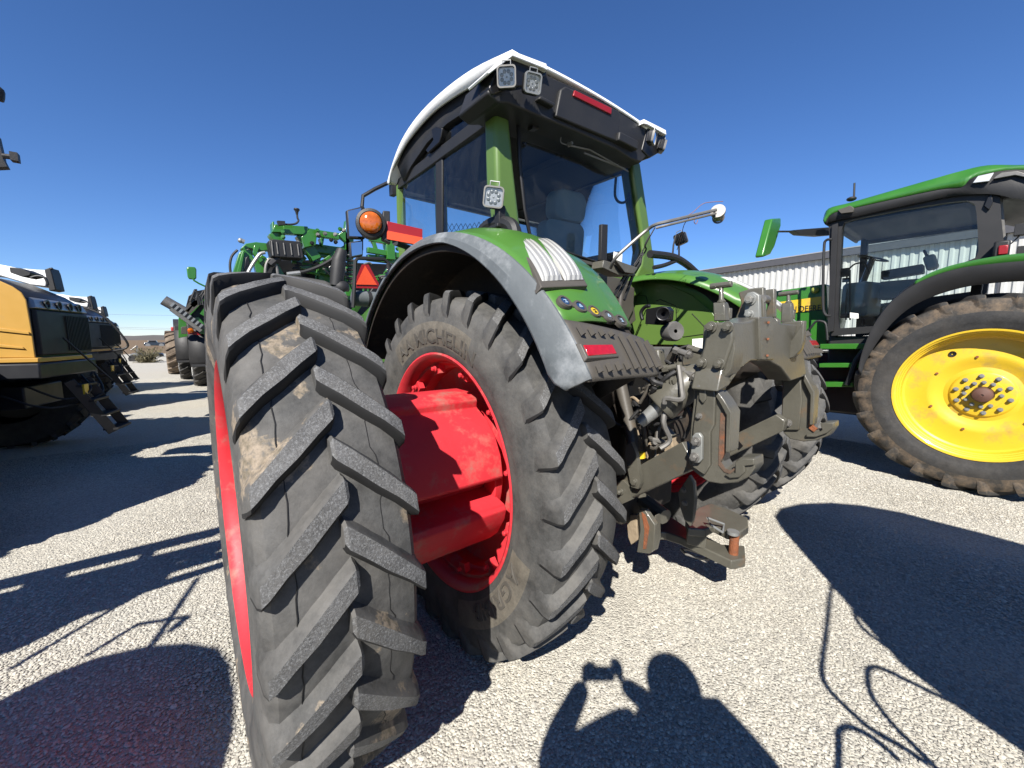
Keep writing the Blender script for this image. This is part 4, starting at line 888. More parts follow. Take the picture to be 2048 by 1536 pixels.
# ------------------------------------------------------------------ tractor on the right
JX,JY,JZ=4.04,-1.889,1.10
JT=thing('green_yellow_tractor','deep green tractor with bright yellow rear wheel and black cab frame, parked on the right','tractor',(5.6,JY,0))
def muddy(o,cx,cy,h,r0,r1,idx):
    off=wloc(o.parent)
    for p in o.data.polygons:
        c=p.center+off; r=math.hypot(c.y-cy,c.z-h)
        if r0<r<r1 and p.material_index==0: p.material_index=idx
M['mud']=rubbermat('muddy_rubber',(.06,.055,.048),(.3,.3,.3),0,(.25,.18,.115),.9,9)
jt=tyre('tyre',JT,JX+.22,JY,JZ,Rt=1.10,rb=.69,hw=.225,N=24,phase=3,drop=13,lw=.035,mats=[M['rub2'],M['rub2'],M['mud']])
muddy(jt,0,JY,JZ,.92,1.04,2)
jr=.705
mb=MB(); sx=lambda a:JX+a
prof=[(.01,.722),(-.006,.716),(-.004,.700),(.012,.693),(.02,.680),(.045,.676),(.05,.664),(.075,.660),(.08,.648),(.16,.64),(.175,.62),(.178,.50),(.165,.44),(.165,.40),(.185,.36),(.20,.30),(.190,.26),(.17,.245),(.165,.235),(.165,.14),(.165,.02)]
mb.lathe(prof,(JX,JY,JZ),(1,0,0),96); ry=mb.build('rim',M['yellow'],JT,smooth=28)
mb=MB()
for k in range(10):
    a=2*pi*k/10+.2; mb=MB(); mb.bolt((JX+.165,JY+cos(a)*.205,JZ+sin(a)*.205),(-1,0,0),.017,.035); mb.build('wheel_bolt',M['steel'],ry)
for k in range(12):
    if k in (7,): continue
    a=2*pi*k/12; mb=MB(); mb.bolt((JX+.155,JY+cos(a)*.135,JZ+sin(a)*.135),(-1,0,0),.015,.04); mb.build('wheel_bolt',M['steel'],ry)
mb=MB(); mb.lathe([(0,.165),(-.008,.163),(-.010,.09)],(JX+.165,JY,JZ),(1,0,0),40); mb.build('hub_ring',M['yellow'],ry)
mb=MB(); mb.lathe([(.165,.085),(.07,.075),(.06,.06),(.05,.012),(.06,.010),(.06,.001)],(JX,JY,JZ),(1,0,0),28); mb.build('axle_end',mat('rusty_axle_end',(.15,.07,.05),.7,var=.3),ry)
for a,r in ((100,.42),(150,.42),(205,.42),(255,.42),(320,.42)):
    mb=MB(); a=R_(a); mb.cyl((JX+.172,JY-cos(a)*r,JZ+sin(a)*r),(JX+.150,JY-cos(a)*r,JZ+sin(a)*r),.013,10); mb.build('plug_hole',M['rust'],ry)
mb=MB(); mb.lathe([(0,.01),(.004,.03),(0,.032)],(JX+.168,JY+.26,JZ+.44),(-1,0,0),20); mb.build('hole',M['blk2'],ry)
# other wheels (right rear, fronts)
o2=tyre('tyre',JT,7.2,JY,JZ,Rt=1.10,rb=.69,hw=.225,N=24,phase=3,drop=13,lw=.035,mats=[M['rub2'],M['rub2']])
for cx in (4.75,6.6):
    tyre('tyre',JT,cx,JY+3.05,.82,Rt=.85,rb=.5,hw=.2,N=22,phase=3,drop=14,lw=.03,mats=[M['rub2'],M['rub2']]); mb=MB(); ring(mb,cx,JY+3.05,.82,[(-.15,.50),(-.16,.52),(-.14,.49),(-.05,.46),(-.03,.2),(-.1,.1),(-.1,.01)],48); mb.build('rim',M['yellow'],JT,smooth=40)
def off(pts,x): return ppx(pts,x)
# fender
mb=MB(); oe=[(1716,742),(1724,705),(1745,655),(1775,612),(1812,580),(1860,555),(1920,537),(1980,529),(2060,522),(2140,520)]
ie=[(1722,750),(1732,722),(1756,682),(1785,645),(1822,614),(1868,592),(1925,575),(1985,566),(2060,562),(2140,565)]
O_=cr(off(oe,4.0),4); I_=cr(off(ie,4.0),4)
mb.grid([I_,O_,[p+Vector((.05,0,.03)) for p in O_],[p+Vector((.75,0,.06)) for p in O_],[p+Vector((.75,0,-.08)) for p in O_]]); jf=mb.build('fender',M['black'],JT,smooth=50,solid=.02)
mb=MB(); gu=[(1830,562),(1862,545),(1905,530),(1960,518),(2010,510),(2060,506),(2140,504)]; gl=[(1826,574),(1862,556),(1920,538),(1980,530),(2020,527),(2060,524),(2140,523)]
U=cr(off(gu,4.02),4); L_=cr(off(gl,4.01),4); mb.grid([L_,U,[p+Vector((.7,0,.05)) for p in U]]); mb.build('fender_top',M['jdg'],jf,smooth=50,solid=.015)
# cab frame (black) with window opening
DX=4.60
out=[(1658,448),(1700,432),(1800,408),(1905,388),(1960,384),(2000,392),(2003,440),(2010,505),(2008,530),(1950,545),(1900,560),(1845,582),(1800,612),(1770,640),(1752,665),(1660,672)]
inn2=[(1684,446),(1710,438),(1800,420),(1900,404),(1945,400),(1952,412),(1956,470),(1957,512),(1940,522),(1895,534),(1842,556),(1800,590),(1772,625),(1748,652),(1674,657),(1677,600),(1680,520)]
def ringpanel(o,i,x,th,name,m,parent,n=64,bev=.006):
    def res(p,n):
        p=[Vector((a,b)) for a,b in p]; p.append(p[0]); ls=[(p[k+1]-p[k]).length for k in range(len(p)-1)]; T=sum(ls); out=[]
        c=Vector((sum(q[0] for q in p[:-1])/(len(p)-1),sum(q[1] for q in p[:-1])/(len(p)-1)))
        for k in range(n):
            a=2*pi*k/n; d=Vector((cos(a),sin(a))); best=None
            for j in range(len(p)-1):
                e=p[j+1]-p[j]; den=d.x*e.y-d.y*e.x
                if abs(den)<1e-9: continue
                w=p[j]-c0; t=(w.x*e.y-w.y*e.x)/den; u=(w.x*d.y-w.y*d.x)/den
                if t>0 and -1e-6<=u<=1+1e-6 and (best is None or t>best): best=t
            out.append(c0+d*best)
        return out
    c0=Vector((sum(q[0] for q in i)/len(i),sum(q[1] for q in i)/len(i)))
    A=res(o,n); B=res(i,n); mb=MB(); v=Vector((th,0,0))
    a=[P(*q,x=x) for q in A]; b=[P(*q,x=x) for q in B]
    rows=[[p+v for p in b],b,a,[p+v for p in a],[p+v for p in b]]
    rows=[list(r) for r in zip(*rows)]; rows.append(rows[0]); mb.grid(rows); return mb.build(name,m,parent,smooth=0)
jc=ringpanel(out,inn2,DX,.08,'door_frame',M['black'],JT)
mb=MB(); mb.prism(off(inn2,DX+.05),(.006,0,0)); 
def sheet(poly,name,m,parent):
    mb=MB(); mb.add(poly,[tuple(range(len(poly)))]); return mb.build(name,m,parent,smooth=0)
sheet(off(inn2,DX+.05),'door_glass',M['glass2'],jc)
# rear pillar inner face, cab box behind
mb=MB(); mb.box((DX+.9,-.25,2.55),(1.7,.08,.06)); 
for yy in (-.42,-1.72):
    for xx in (DX+.12,DX+1.72):
        mb=MB(); mb.beam((xx,yy,1.6),(xx,yy-.02 if yy<-1 else yy+.05,3.35),.09,.09); mb.build('cab_pillar',M['black'],JT,bevel=.01)
mb=MB(); mb.box((DX+.92,-1.1,1.5),(1.7,1.45,.5)); mb.build('cab_floor',M['black'],JT,bevel=.02)
mb=MB(); mb.beam((DX+1.75,-.4,3.32),(DX+1.75,-1.75,3.32),.06,.1); mb.beam((DX+1.75,-.4,2.0),(DX+1.75,-1.75,2.15),.06,.5); mb.build('side_rail',M['black'],JT,split=True)
mb=MB(); mb.box((DX+.95,-1.05,3.35),(1.6,1.3,.05)); mb.build('headliner',mat('grey_headliner',(.10,.10,.10),.8),JT)
sheet([Vector(v) for v in ((DX+1.76,-.42,2.2),(DX+1.76,-1.72,2.2),(DX+1.76,-1.72,3.3),(DX+1.76,-.42,3.3))],'side_glass',M['glass2'],JT)
# interior
mb=MB(); c=P(1745,517,x=5.4); mb.lathe([(0,.17),(.012,.185),(0,.20),(-.012,.185)],c,(0,-.35,1),24,close=True); mb.tube([c,c+Vector((0,.12,-.5))],.04,8); mb.tube([c+Vector((-.18,0,0)),c+Vector((.18,0,0))],.012,6); mb.build('steering_wheel',M['blk2'],JT)
mb=MB(); rbx(mb,P(1722,600,x=5.3)+Vector((0,0,0)),(.35,.35,.5),(0,0,1.3),.06); mb.build('seat_back',M['cream'],JT,smooth=50)
mb=MB(); mb.box(P(1805,545,x=5.2),(.2,.42,.12),rot=(-.1,0,0)); mb.box(P(1858,520,x=5.3),(.1,.03,.3),rot=(-.4,0,0)); mb.box(P(1800,580,x=5.3),(.3,.4,.25)); mb.build('armrest',M['black'],JT,bevel=.02)
mb=MB(); mb.box(P(1862,525,x=5.25),(.12,.12,.20),rot=(-.3,0,0)); mb.build('headrest',M['cream'],JT,bevel=.03)
for a,b,c_,d in ((1694,540,1692,640),(1700,540,1700,640)): 
    mb=MB(); mb.tube([P(a,b,x=4.72),P(c_,d,x=4.72)],.01,6); mb.build('door_rod',M['blk2'],JT)
mb=MB(); mb.box(P(1690,545,x=4.70),(.04,.10,.12)); mb.box(P(1690,632,x=4.70),(.04,.10,.06)); mb.box(P(1692,560,x=4.70),(.04,.08,.06)); mb.tube(cr([P(q,w,x=4.7) for q,w in ((1698,538),(1710,528),(1728,526),(1734,535),(1738,545))],4),.012,6); mb.build('door_latch',M['black'],JT,bevel=.004)
mb=MB(); mb.prism(off([(1700,625),(1717,627),(1717,637),(1700,636)],DX+.03),(.004,0,0)); mb.build('sticker',M['paper'],JT,smooth=0)
# roof: green shell over black lower edge
rt=[(1645,436),(1656,416),(1700,404),(1780,381),(1860,358),(1920,341),(1975,329),(2048,328),(2140,322)]
rb_=[(1648,446),(1664,427),(1706,416),(1790,397),(1880,378),(1924,373),(1948,354),(2030,339),(2140,350)]
T_=cr(off(rt,4.52),4); Bq=cr(off(rb_,4.48),4); rows=[]
for t,b in zip(T_,Bq): rows.append([b,lerp(b,t,.5)+Vector((-.01,0,0)),t+Vector((.03,0,0)),t+Vector((.35,0,.07)),t+Vector((.95,0,.10)),t+Vector((1.55,0,.07)),t+Vector((1.88,0,0)),b+Vector((1.95,0,0))])
mb=MB(); mb.grid(rows); jr_=mb.build('roof',M['jdg'],JT,smooth=40,solid=.02)
bt=[(1648,446),(1664,427),(1706,416),(1790,397),(1880,378),(1924,373),(1948,354),(2030,339),(2140,350)]
bb=[(1650,449),(1662,441),(1706,432),(1790,413),(1890,392),(1940,386),(1990,386),(2040,395),(2140,400)]
mb=MB(); T2=cr(off(bt,4.50),4); B2=cr(off(bb,4.56),4); mb.grid([[t,b,b+Vector((1.75,0,0)),t+Vector((1.85,0,0))] for t,b in zip(T2,B2)]); mb.build('roof_underside',M['black'],JT,smooth=30,solid=.02)
mb=MB(); mb.prism(off([(1945,366),(1956,352),(1988,345),(1978,362)],4.47),(.03,0,0)); mb.build('roof_lamp',M['lens'],jr_,bevel=.004)
mb=MB(); mb.prism(off([(1992,352),(2003,345),(2035,342),(2060,350),(2060,356),(2030,350),(1986,358)],4.47),(.03,0,0)); mb.build('roof_lamp',M['dsteel'],jr_,bevel=.004)
mb=MB(); mb.prism(off([(1675,420),(1700,411),(1708,416),(1706,424),(1682,427)],4.47),(.03,0,0)); mb.build('roof_lamp',M['brown'],jr_,bevel=.004)
mb=MB(); mb.tube([P(1708,395,x=4.9),P(1709,366,x=4.9)],.012,6); mb.ball(P(1703,398,x=4.9),.06,12,sc=(1,1,.5)); mb.build('antenna',M['black'],jr_)
mb=MB(); mb.prism(off([(1991,378),(2004,382),(2014,500),(2004,502)],DX+.1),(.08,0,0)); mb.build('rear_seal',M['dsteel'],JT)
mb=MB(); mb.prism(off([(1975,395),(1984,388),(1986,405),(1978,420),(1968,412)],DX-.03),(.03,0,0)); mb.build('door_hinge',M['blk2'],JT,bevel=.005)
mb=MB(); mb.box(P(2003,500,x=DX-.1),(.2,.12,.18)); mb.build('rear_marker_lamp',M['black'],JT,bevel=.02)
mb=MB(); mb.box(P(2006,500,x=DX-.2),(.03,.07,.10)); mb.build('marker_lens',M['refl'],JT,bevel=.01)
mb=MB(); mb.box(P(2040,460,x=DX+.0),(.1,.08,.12)); mb.tube(cr([P(q,w,x=DX) for q,w in ((2005,495),(2018,490),(2030,480),(2042,468))],4),.008,6); mb.box(P(2045,502,x=DX),(.1,.08,.1)); mb.build('work_lamp',M['black'],JT,bevel=.01)
# mirror on long arm
mb=MB(); mb.prism(ppy([(1545,437),(1562,436),(1562,452),(1550,492),(1541,509),(1527,514),(1526,510)],.15),(0,.10,0)); jm=mb.build('mirror_housing',M['jdg'],JT,bevel=.015)
mb=MB(); mb.tube([P(1556,463,y=.12),P(1590,463,y=.0)],.014,8); mb.prism(ppy([(1587,460),(1608,458),(1662,454),(1666,470),(1640,472),(1600,469)],-.1),(0,.08,0)); mb.build('mirror_arm',M['black'],jm,bevel=.006)
# hand rail, door steps
mb=MB(); mb.tube(cr([P(q,w,x=4.45) for q,w in ((1664,479),(1652,481),(1648,500),(1646,600),(1650,628),(1662,632))],4),.018,8); mb.build('hand_rail',M['black'],JT)
mb=MB(); mb.prism(off([(1664,450),(1676,446),(1668,640),(1667,662),(1655,664),(1655,660)],4.56),(.04,0,0)); mb.build('door_edge',M['black'],JT)
for k,(a,b) in enumerate(((688,698),(727,735),(765,774))):
    mb=MB(); mb.prism(off([(1640-k*2,a),(1735-k*14,a-1),(1735-k*14,b),(1640-k*2,b)],4.25),(.4,0,0)); mb.build('step',M['jdg'],JT,bevel=.006)
mb=MB(); mb.prism(off([(1668,700),(1730,690),(1712,740),(1660,745)],4.7),(.2,0,0)); mb.prism(off([(1622,640),(1655,640),(1652,700),(1618,700)],4.8),(.2,0,0)); mb.build('step_panel',M['jdg'],JT,bevel=.01)
mb=MB(); mb.tube([P(1727,700,x=4.2),P(1712,720,x=4.2),P(1694,770,x=4.2)],.03,8); mb.tube(cr([P(q,w,x=4.3) for q,w in ((1617,660),(1622,655),(1632,643),(1645,643),(1652,650),(1655,680))],4),.015,8); mb.build('step_rail',M['black'],JT)
mb=MB(); mb.box((5.5,-.2,1.05),(1.2,3.2,.9)); mb.box((4.85,-.35,1.0),(.5,1.1,.7)); mb.box((5.5,1.3,1.15),(.9,1.6,.7)); mb.build('chassis',M['blk2'],JT,bevel=.03)
# hood
hl=[(1480,600),(1550,582),(1600,575),(1652,567),(1655,640),(1640,690),(1560,700),(1480,705)]
mb=MB(); h1=off(hl,5.0); h2=[p+Vector((1.15,0,0)) for p in h1]; top=[p+Vector((.15,0,.10)) for p in h1[:4]]; top2=[p+Vector((1.0,0,.10)) for p in h1[:4]]
mb.prism(h1,(1.15,0,0)); mb.build('hood',M['jdg'],JT,bevel=.03,seg=3)
ye=[(1530,612),(1552,605),(1650,592),(1650,618),(1552,630),(1530,632)]
mb=MB(); mb.prism(off(ye,4.99),(-.006,0,0)); yb=mb.build('hood_stripe',M['yellow'],JT,smooth=0)
mb=MB(); flattext(mb,'JOHN DEERE',.125,P(1556,626,x=4.982),(0,-1,.02),(0,0,1),.002,stretch=.80); mb.build('hood_lettering',M['navy'],JT,smooth=0)
mb=MB(); mb.ball(P(1630,580,x=4.95),.05,12); mb.build('hood_marker',mat('dull_lime_lens',(.45,.5,.1),.4),JT)
# ------------------------------------------------------------------ yellow and black sprayers
hd=Vector((cos(R_(-13.5)),sin(R_(-13.5)),0)); ld=Vector((-hd.y,hd.x,0)); K=Vector((-4.1,5.9,0))
def S(px,py,dl=0): return PP(px,py,K+ld*dl,ld)       # on the right flank
def Fp(px,py,d=0): return PP(px,py,K+hd*d,hd)        # on the nose
def loc(p): return Vector(((p-K).dot(hd),(p-K).dot(ld),p.z))
def mk_sprayer(first=True):
    T=thing('sprayer','x','sprayer',(0,0,0))
    def bld(mb,n,m,par=None,**k):
        mb.v=[tuple(loc(Vector(v))) for v in mb.v]; return mb.build(n,m,par or T,**k)
    W_=1.36
    # hood: local coords x forward, y left, z up
    mb=MB(); secs=[]
    for s,zt,ws in ((0,2.25,0),(-.12,2.35,.02),(-.45,2.52,.03),(-1.1,2.68,.03),(-2.2,2.85,.02),(-3.2,2.95,0)):
        secs.append([Vector((s,a,z)) for a,z in ((.02-ws,1.48),(-ws,2.0),(.03-ws,zt-.12),(.18,zt),(W_-.18,zt),(W_-.03+ws,zt-.12),(W_+ws,2.0),(W_-.02+ws,1.48))])
    mb.grid(secs); mb.f.append(tuple(range(8))); mb.m.append(0)
    hood=mb.build('hood',M['navy'],T,smooth=45,bevel=.02)
    mb=MB(); fl=[(-200,520),(-60,545),(0,561),(27,573),(45,585),(55,600),(58,616),(66,660),(74,716),(0,716),(-100,716),(-260,716)]
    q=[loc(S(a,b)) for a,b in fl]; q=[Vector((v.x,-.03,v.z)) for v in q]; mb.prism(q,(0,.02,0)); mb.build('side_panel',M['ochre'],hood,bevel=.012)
    mb=MB()
    for pts in ([(-40,650),(0,655),(62,664),(64,669),(0,662),(-40,657)],[(-40,684),(0,688),(50,694),(54,698),(0,694),(-40,690)]):
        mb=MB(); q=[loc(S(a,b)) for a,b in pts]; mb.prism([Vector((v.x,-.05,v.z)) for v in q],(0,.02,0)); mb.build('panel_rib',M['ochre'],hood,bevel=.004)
    # grille
    mb=MB(); mb.hull8([Vector(v) for v in ((.0,.04,1.51),(.0,W_-.04,1.51),(.0,W_-.04,2.12),(.0,.04,2.12),(.06,.05,1.53),(.06,W_-.05,1.53),(.05,W_-.05,2.10),(.05,.05,2.10))]); gr=mb.build('grille',M['black'],hood,bevel=.01)
    for k in range(16):
        mb=MB(); mb.box((.065,.68+.04*k,1.81),(.012,.012,.5)); mb.build('grille_bar',M['black'],gr)
    mb=MB(); mb.hull8([Vector(v) for v in ((-.02,.02,2.12),(-.02,W_-.02,2.12),(-.02,W_-.08,2.27),(-.02,.08,2.27),(.055,.03,2.13),(.055,W_-.03,2.13),(.02,W_-.08,2.24),(.02,.08,2.24))]); hl_=mb.build('headlight_bar',M['chrome'],hood,bevel=.01)
    for y_ in (.3,.58,.86,1.1):
        mb=MB(); mb.lathe([(0,.055),(.03,.062),(.03,.045),(.0,.03),(.0,.001)],(.03,y_,2.185),(1,0,.2),16); mb.build('headlight',M['blk2'],hl_)
    # bumper deck
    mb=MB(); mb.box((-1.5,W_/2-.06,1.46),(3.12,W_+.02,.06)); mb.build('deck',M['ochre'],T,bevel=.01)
    mb=MB(); mb.box((-1.4,W_/2-.06,1.32),(2.96,W_+.10,.20)); mb.box((-2,W_/2,.95),(3.5,.9,.3)); mb.build('frame',M['navy'],T,bevel=.02)
    mb=MB(); mb.box((-5.0,W_/2,1.1),(5.0,1.0,.3)); mb.build('rear_frame',M['navy'],T)
    # cab and tank further back
    mb=MB(); mb.hull8([Vector(v) for v in ((-5.2,-.15,1.6),(-3.3,-.15,1.6),(-3.3,1.6,1.6),(-5.2,1.6,1.6),(-5.1,-.1,3.3),(-3.5,-.1,3.3),(-3.5,1.55,3.3),(-5.1,1.55,3.3))]); mb.build('cab',M['blk2'],T,bevel=.05)
    mb=MB(); mb.box((-4.3,.73,3.4),(2.2,1.9,.14)); mb.build('cab_roof',M['white'],T,bevel=.05)
    mb=MB(); mb.lathe([(-9,.02),(-9,.8),(-8.8,.95),(-5.9,.95),(-5.7,.8),(-5.7,.02)],(0,W_/2,2.2),(1,0,0),28); mb.build('tank',M['white'],T,smooth=40)
    # wheels
    for (x_,y_) in ((-1.2,-.62),(-1.2,W_+.62),(-6.6,-.62),(-6.6,W_+.62)):
        w0=MB(); w0.lathe([(-.23,.55),(-.25,.75),(-.22,.9),(-.12,.96),(.12,.96),(.22,.9),(.25,.75),(.23,.55)],(x_,y_,.94),(0,1,0),44)
        for k in range(22):
            for s in (-1,1):
                a=2*pi*(k+(.5 if s>0 else 0))/22; a2=a+.16
                p0=Vector((x_+cos(a)*.97,y_,.94+sin(a)*.97)); p1=Vector((x_+cos(a2)*.94,y_+s*.25,.94+sin(a2)*.94)); w0.beam(p0,p1,.06,.06,up=(cos(a),0,sin(a)))
        for i,v in enumerate(w0.v):
            if v[2]<.005: w0.v[i]=(v[0],v[1],.005)
        t=w0.build('tyre',M['rub2'],T,smooth=30)
        w1=MB(); s=-1 if y_<0 else 1; w1.lathe([(s*.2,.55),(s*.22,.58),(s*.05,.5),(s*.03,.25),(s*.12,.2),(s*.12,.01)],(x_,y_,.94),(0,1,0),32); w1.build('rim',M['blk2'],T,smooth=40)
        w2=MB(); w2.beam((x_,W_/2,.95),(x_,y_,.95),.2,.2); w2.build('axle',M['navy'],T)
    # ladder swung out in front
    A_=loc(PP(188,800,K+Vector((.35,.75,0)),hd)); 
    mb=MB()
    a=Vector((.15,.55,1.15)); b=Vector((.50,.70,.36))
    for s in (-.22,.22): mb.beam(a+Vector((0,s,0)),b+Vector((0,s,0)),.04,.12)
    lad=mb.build('ladder',M['blk2'],T,bevel=.006)
    for k in range(4):
        p=lerp(a,b,.1+k*.28); mb=MB(); mb.box(p,(.17,.46,.03)); mb.build('ladder_step',M['black'],lad)
    mb=MB(); mb.tube([Vector(v) for v in ((.08,.5,1.75),(.42,.85,1.1))],.014,6); mb.build('hand_rail',M['black'],T)
    mb=MB(); mb.tube(cr([Vector(v) for v in ((-.2,.2,1.1),(.1,.3,.9),(.3,.5,1.0),(.1,.8,1.2))],5),.015,6); mb.tube(cr([Vector(v) for v in ((-.4,.1,1.0),(.0,.2,.8),(.3,.8,.9),(.1,1.2,1.2))],5),.015,6); mb.build('hose',M['rubber'],T)
    mb=MB(); mb.box((.28,.42,1.02),(.02,.12,.14)); mb.build('yellow_plate',M['yellow'],T)
    mb=MB(); mb.prism([loc(S(a,b,1.3)) for a,b in ((-60,525),(0,529),(36,536),(70,539),(97,540),(93,574),(60,570),(0,552),(-60,545))],(0,.35,0)); wb=mb.build('white_boom',M['white'],T,bevel=.02)
    mb=MB(); mb.prism([loc(S(a,b,1.25)) for a,b in ((88,539),(99,535),(104,548),(112,580),(98,582))],(0,.25,0)); mb.tube([loc(S(100,538,1.25)),loc(S(106,537,1.25))],.02,6); mb.build('boom_arm',M['black'],T,bevel=.01)
    mb=MB(); mb.prism([loc(S(a,b,.7)) for a,b in ((18,534),(40,536),(62,545),(60,551),(45,554),(20,545))],(0,.3,0)); mb.tube(cr([loc(S(a,b,.7)) for a,b in ((60,556),(75,552),(90,556),(96,570))],4),.018,6); mb.build('hood_grip',M['black'],T,bevel=.02)
    # exhaust / rail on hood top
    mb=MB(); mb.ball((-1.4,.75,2.72),.22,14,sc=(1,1,.35)); mb.cyl((-1.4,.75,2.5),(-1.4,.75,2.7),.06,12); mb.tube(cr([Vector(v) for v in ((-.6,.5,2.45),(-.9,.5,2.62),(-1.6,.5,2.75),(-2.4,.5,2.95))],4),.03,8); mb.build('exhaust_cap',M['black'],T)
    mb=MB(); mb.tube([(-2.6,1.0,2.75),(-2.75,1.0,3.1),(-2.5,1.0,3.3)],.06,8); mb.box((-2.9,.9,3.05),(.7,.5,.35)); mb.build('air_intake',M['white'],T,bevel=.03)
    return T
def copy_tree(o,parent=None):
    c=o.copy(); COL.objects.link(c); c.parent=parent
    for ch in [q for q in kids.get(o.name,[])]: copy_tree(ch,c)
    return c
sp1=mk_sprayer(); bpy.context.view_layer.update()
kids={}
for o in COL.objects:
    if o.parent: kids.setdefault(o.parent.name,[]).append(o)
GR='yellow and black sprayers parked in a row'
spots=[(K.x,K.y,'nearest and largest yellow and black sprayer of the row at left'),(-4.34,11.2,'yellow and black sprayer second in the row, partly hidden by the nearest one'),(-4.6,15.6,'black-nosed sprayer farthest along the row, showing only its grille and headlights'),(-4.72,2.5,'sprayer at the left border, only its dark mirror arm and ladder foot showing'),]
for i,(x,y,lb) in enumerate(spots):
    c=sp1 if i==0 else copy_tree(sp1); c.location=(x,y,0); c.rotation_euler=(0,0,R_(-13.5)); tag(c,lb,'sprayer',GR)
bpy.context.view_layer.update()
s0=[o for o in COL.objects if o.get('label','').startswith('sprayer at the left')][0]; iw=s0.matrix_world.inverted()
mb=MB(); q=[P(a,b,y=1.6) for a,b in ((-60,250),(-5,270),(2,300),(6,318),(14,333),(-60,336))]; mb.prism(q,(0,.06,0)); mb.tube([P(5,312,y=1.6),P(24,314,y=1.6)],.014,8); mb.box(P(30,315,y=1.6),(.03,.05,.045)); mb.tube(cr([P(a,b,y=1.6) for a,b in ((-40,170),(-5,178),(-1,190),(-3,200))],4),.02,8); mb.tube([P(-40,300,y=1.6),P(-170,400,y=1.8),Vector((-5.05,3.3,2.4))],.03,8); mb.tube([P(-40,170,y=1.6),P(-120,240,y=1.6),P(-60,300,y=1.6)],.02,8)
mb.v=[tuple(iw@Vector(v)) for v in mb.v]
me=bpy.data.meshes.new('mirror_arm'); me.from_pydata(mb.v,[],mb.f); me.materials.append(M['black']); o=bpy.data.objects.new('mirror_arm',me); COL.objects.link(o); o.parent=s0

mb=MB(); s1=[o for o in COL.objects if o.get('label','').startswith('yellow and black sprayer second')][0]
mb.tube(cr([Vector(v) for v in ((.1,.3,1.4),(.55,.45,1.5),(.55,.42,1.75),(.2,.38,2.3),(-.3,.36,2.52),(-.6,.3,2.5))],5),.025,8)
me=bpy.data.meshes.new('hand_rail'); me.from_pydata(mb.v,[],mb.f); me.materials.append(M['black']); o=bpy.data.objects.new('hand_rail',me); COL.objects.link(o); o.parent=s1
# ------------------------------------------------------------------ green sprayer with folded boom, ahead of the tractor
GY=7.0
GS=thing('boom_sprayer','deep green sprayer with folded boom arms, black ribbed box and orange warning triangle','sprayer',(.5,GY,0))
gp=lambda pts,dy=0: [P(a,b,y=GY+dy) for a,b in pts]
def slab(name,pts,th=.15,dy=0,m='jdg',bev=.01,par=None):
    mb=MB(); mb.prism(gp(pts,dy),(0,th,0)); return mb.build(name,M[m],par or GS,bevel=bev)
def gbeam(name,a,b,w,dy=0,m='jdg',d=None):
    mb=MB(); A=P(*a,y=GY+dy);B=P(*b,y=GY+dy); mb.beam(A,B,d or w,w,up=(0,1,0) if abs((B-A).normalized().y)<.9 else (0,0,1)); return mb.build(name,M[m],GS,bevel=.01)
slab('mast',[(462,558),(478,506),(486,499),(503,500),(508,520),(494,552),(490,562)],.3)
slab('mast_face',[(470,558),(484,503),(490,500),(483,540),(480,560)],.05,-.06)
slab('mast_slot',[(487,548),(491,515),(497,512),(499,520),(499,548)],.05,-.05,'blk2')
slab('boom_arm',[(481,497),(492,487),(512,484),(540,487),(540,500),(520,502),(500,496),(490,500)],.2)
slab('boom_arm',[(508,490),(520,494),(514,508),(528,520),(520,526),(506,506)],.12,-.1)
slab('boom_post',[(544,444),(548,442),(549,450),(571,450),(571,462),(569,482),(549,482),(539,470),(538,467),(546,467)],.25)
slab('boom_head',[(544,464),(550,448),(556,449),(572,462),(566,465)],.3,-.05)
gbeam('boom_beam',(566,460),(615,463),.16); gbeam('boom_beam',(588,460),(677,474),.13)
gbeam('boom_beam',(604,494),(690,505),.17,.3); gbeam('boom_beam',(600,470),(632,520),.2,.1)
slab('boom_gusset',[(602,474),(618,460),(634,470),(632,490),(610,495)],.3,-.1); slab('boom_gusset',[(640,476),(650,470),(646,492)],.2,-.05)
slab('boom_tip',[(676,470),(690,458),(692,440),(694,520),(684,508),(700,490)],.15)
gbeam('boom_beam',(640,530),(700,490),.12,.1); gbeam('boom_beam',(600,500),(700,515),.16,.4); gbeam('boom_beam',(540,520),(570,570),.16,.2); gbeam('boom_beam',(518,518),(528,560),.22,.1); gbeam('boom_beam',(600,530),(690,552),.14,.5)
gbeam('boom_beam',(734,500),(800,512),.12,.5); gbeam('boom_beam',(738,478),(790,488),.10,.5); gbeam('boom_beam',(734,515),(810,525),.14,.6); gbeam('boom_beam',(746,482),(756,512),.08,.5); gbeam('boom_beam',(778,490),(780,520),.2,.5); gbeam('boom_beam',(700,440),(700,600),.12,.3)
slab('rear_body',[(560,520),(690,520),(700,700),(480,700),(500,560)],.4,.7,'blk2'); slab('rear_panel',[(640,540),(700,545),(700,600),(630,580)],.3,.6)
slab('lower_panel',[(700,525),(820,530),(830,700),(690,700)],.3,1.2,'blk2'); 
mb=MB(); mb.box((.6,GY+2.4,1.6),(2.0,3.4,1.4)); mb.box((.6,GY+5.0,2.0),(1.8,1.8,1.6)); mb.build('hull',M['jdg'],GS,bevel=.05)
tb=slab('ribbed_box',[(537,481),(546,478),(602,483),(608,514),(606,517),(544,513)],.35,-.3,'black',.015)
for x0,y0,x1,y1 in ((543,482,546,511),(553,484,556,508),(567,486,570,509),(581,487,584,510),(595,488,598,511)):
    mb=MB(); mb.tube([P(x0,y0,y=GY-.31),P(x1,y1,y=GY-.31)],.012,6); mb.build('box_rib',M['dsteel'],tb)
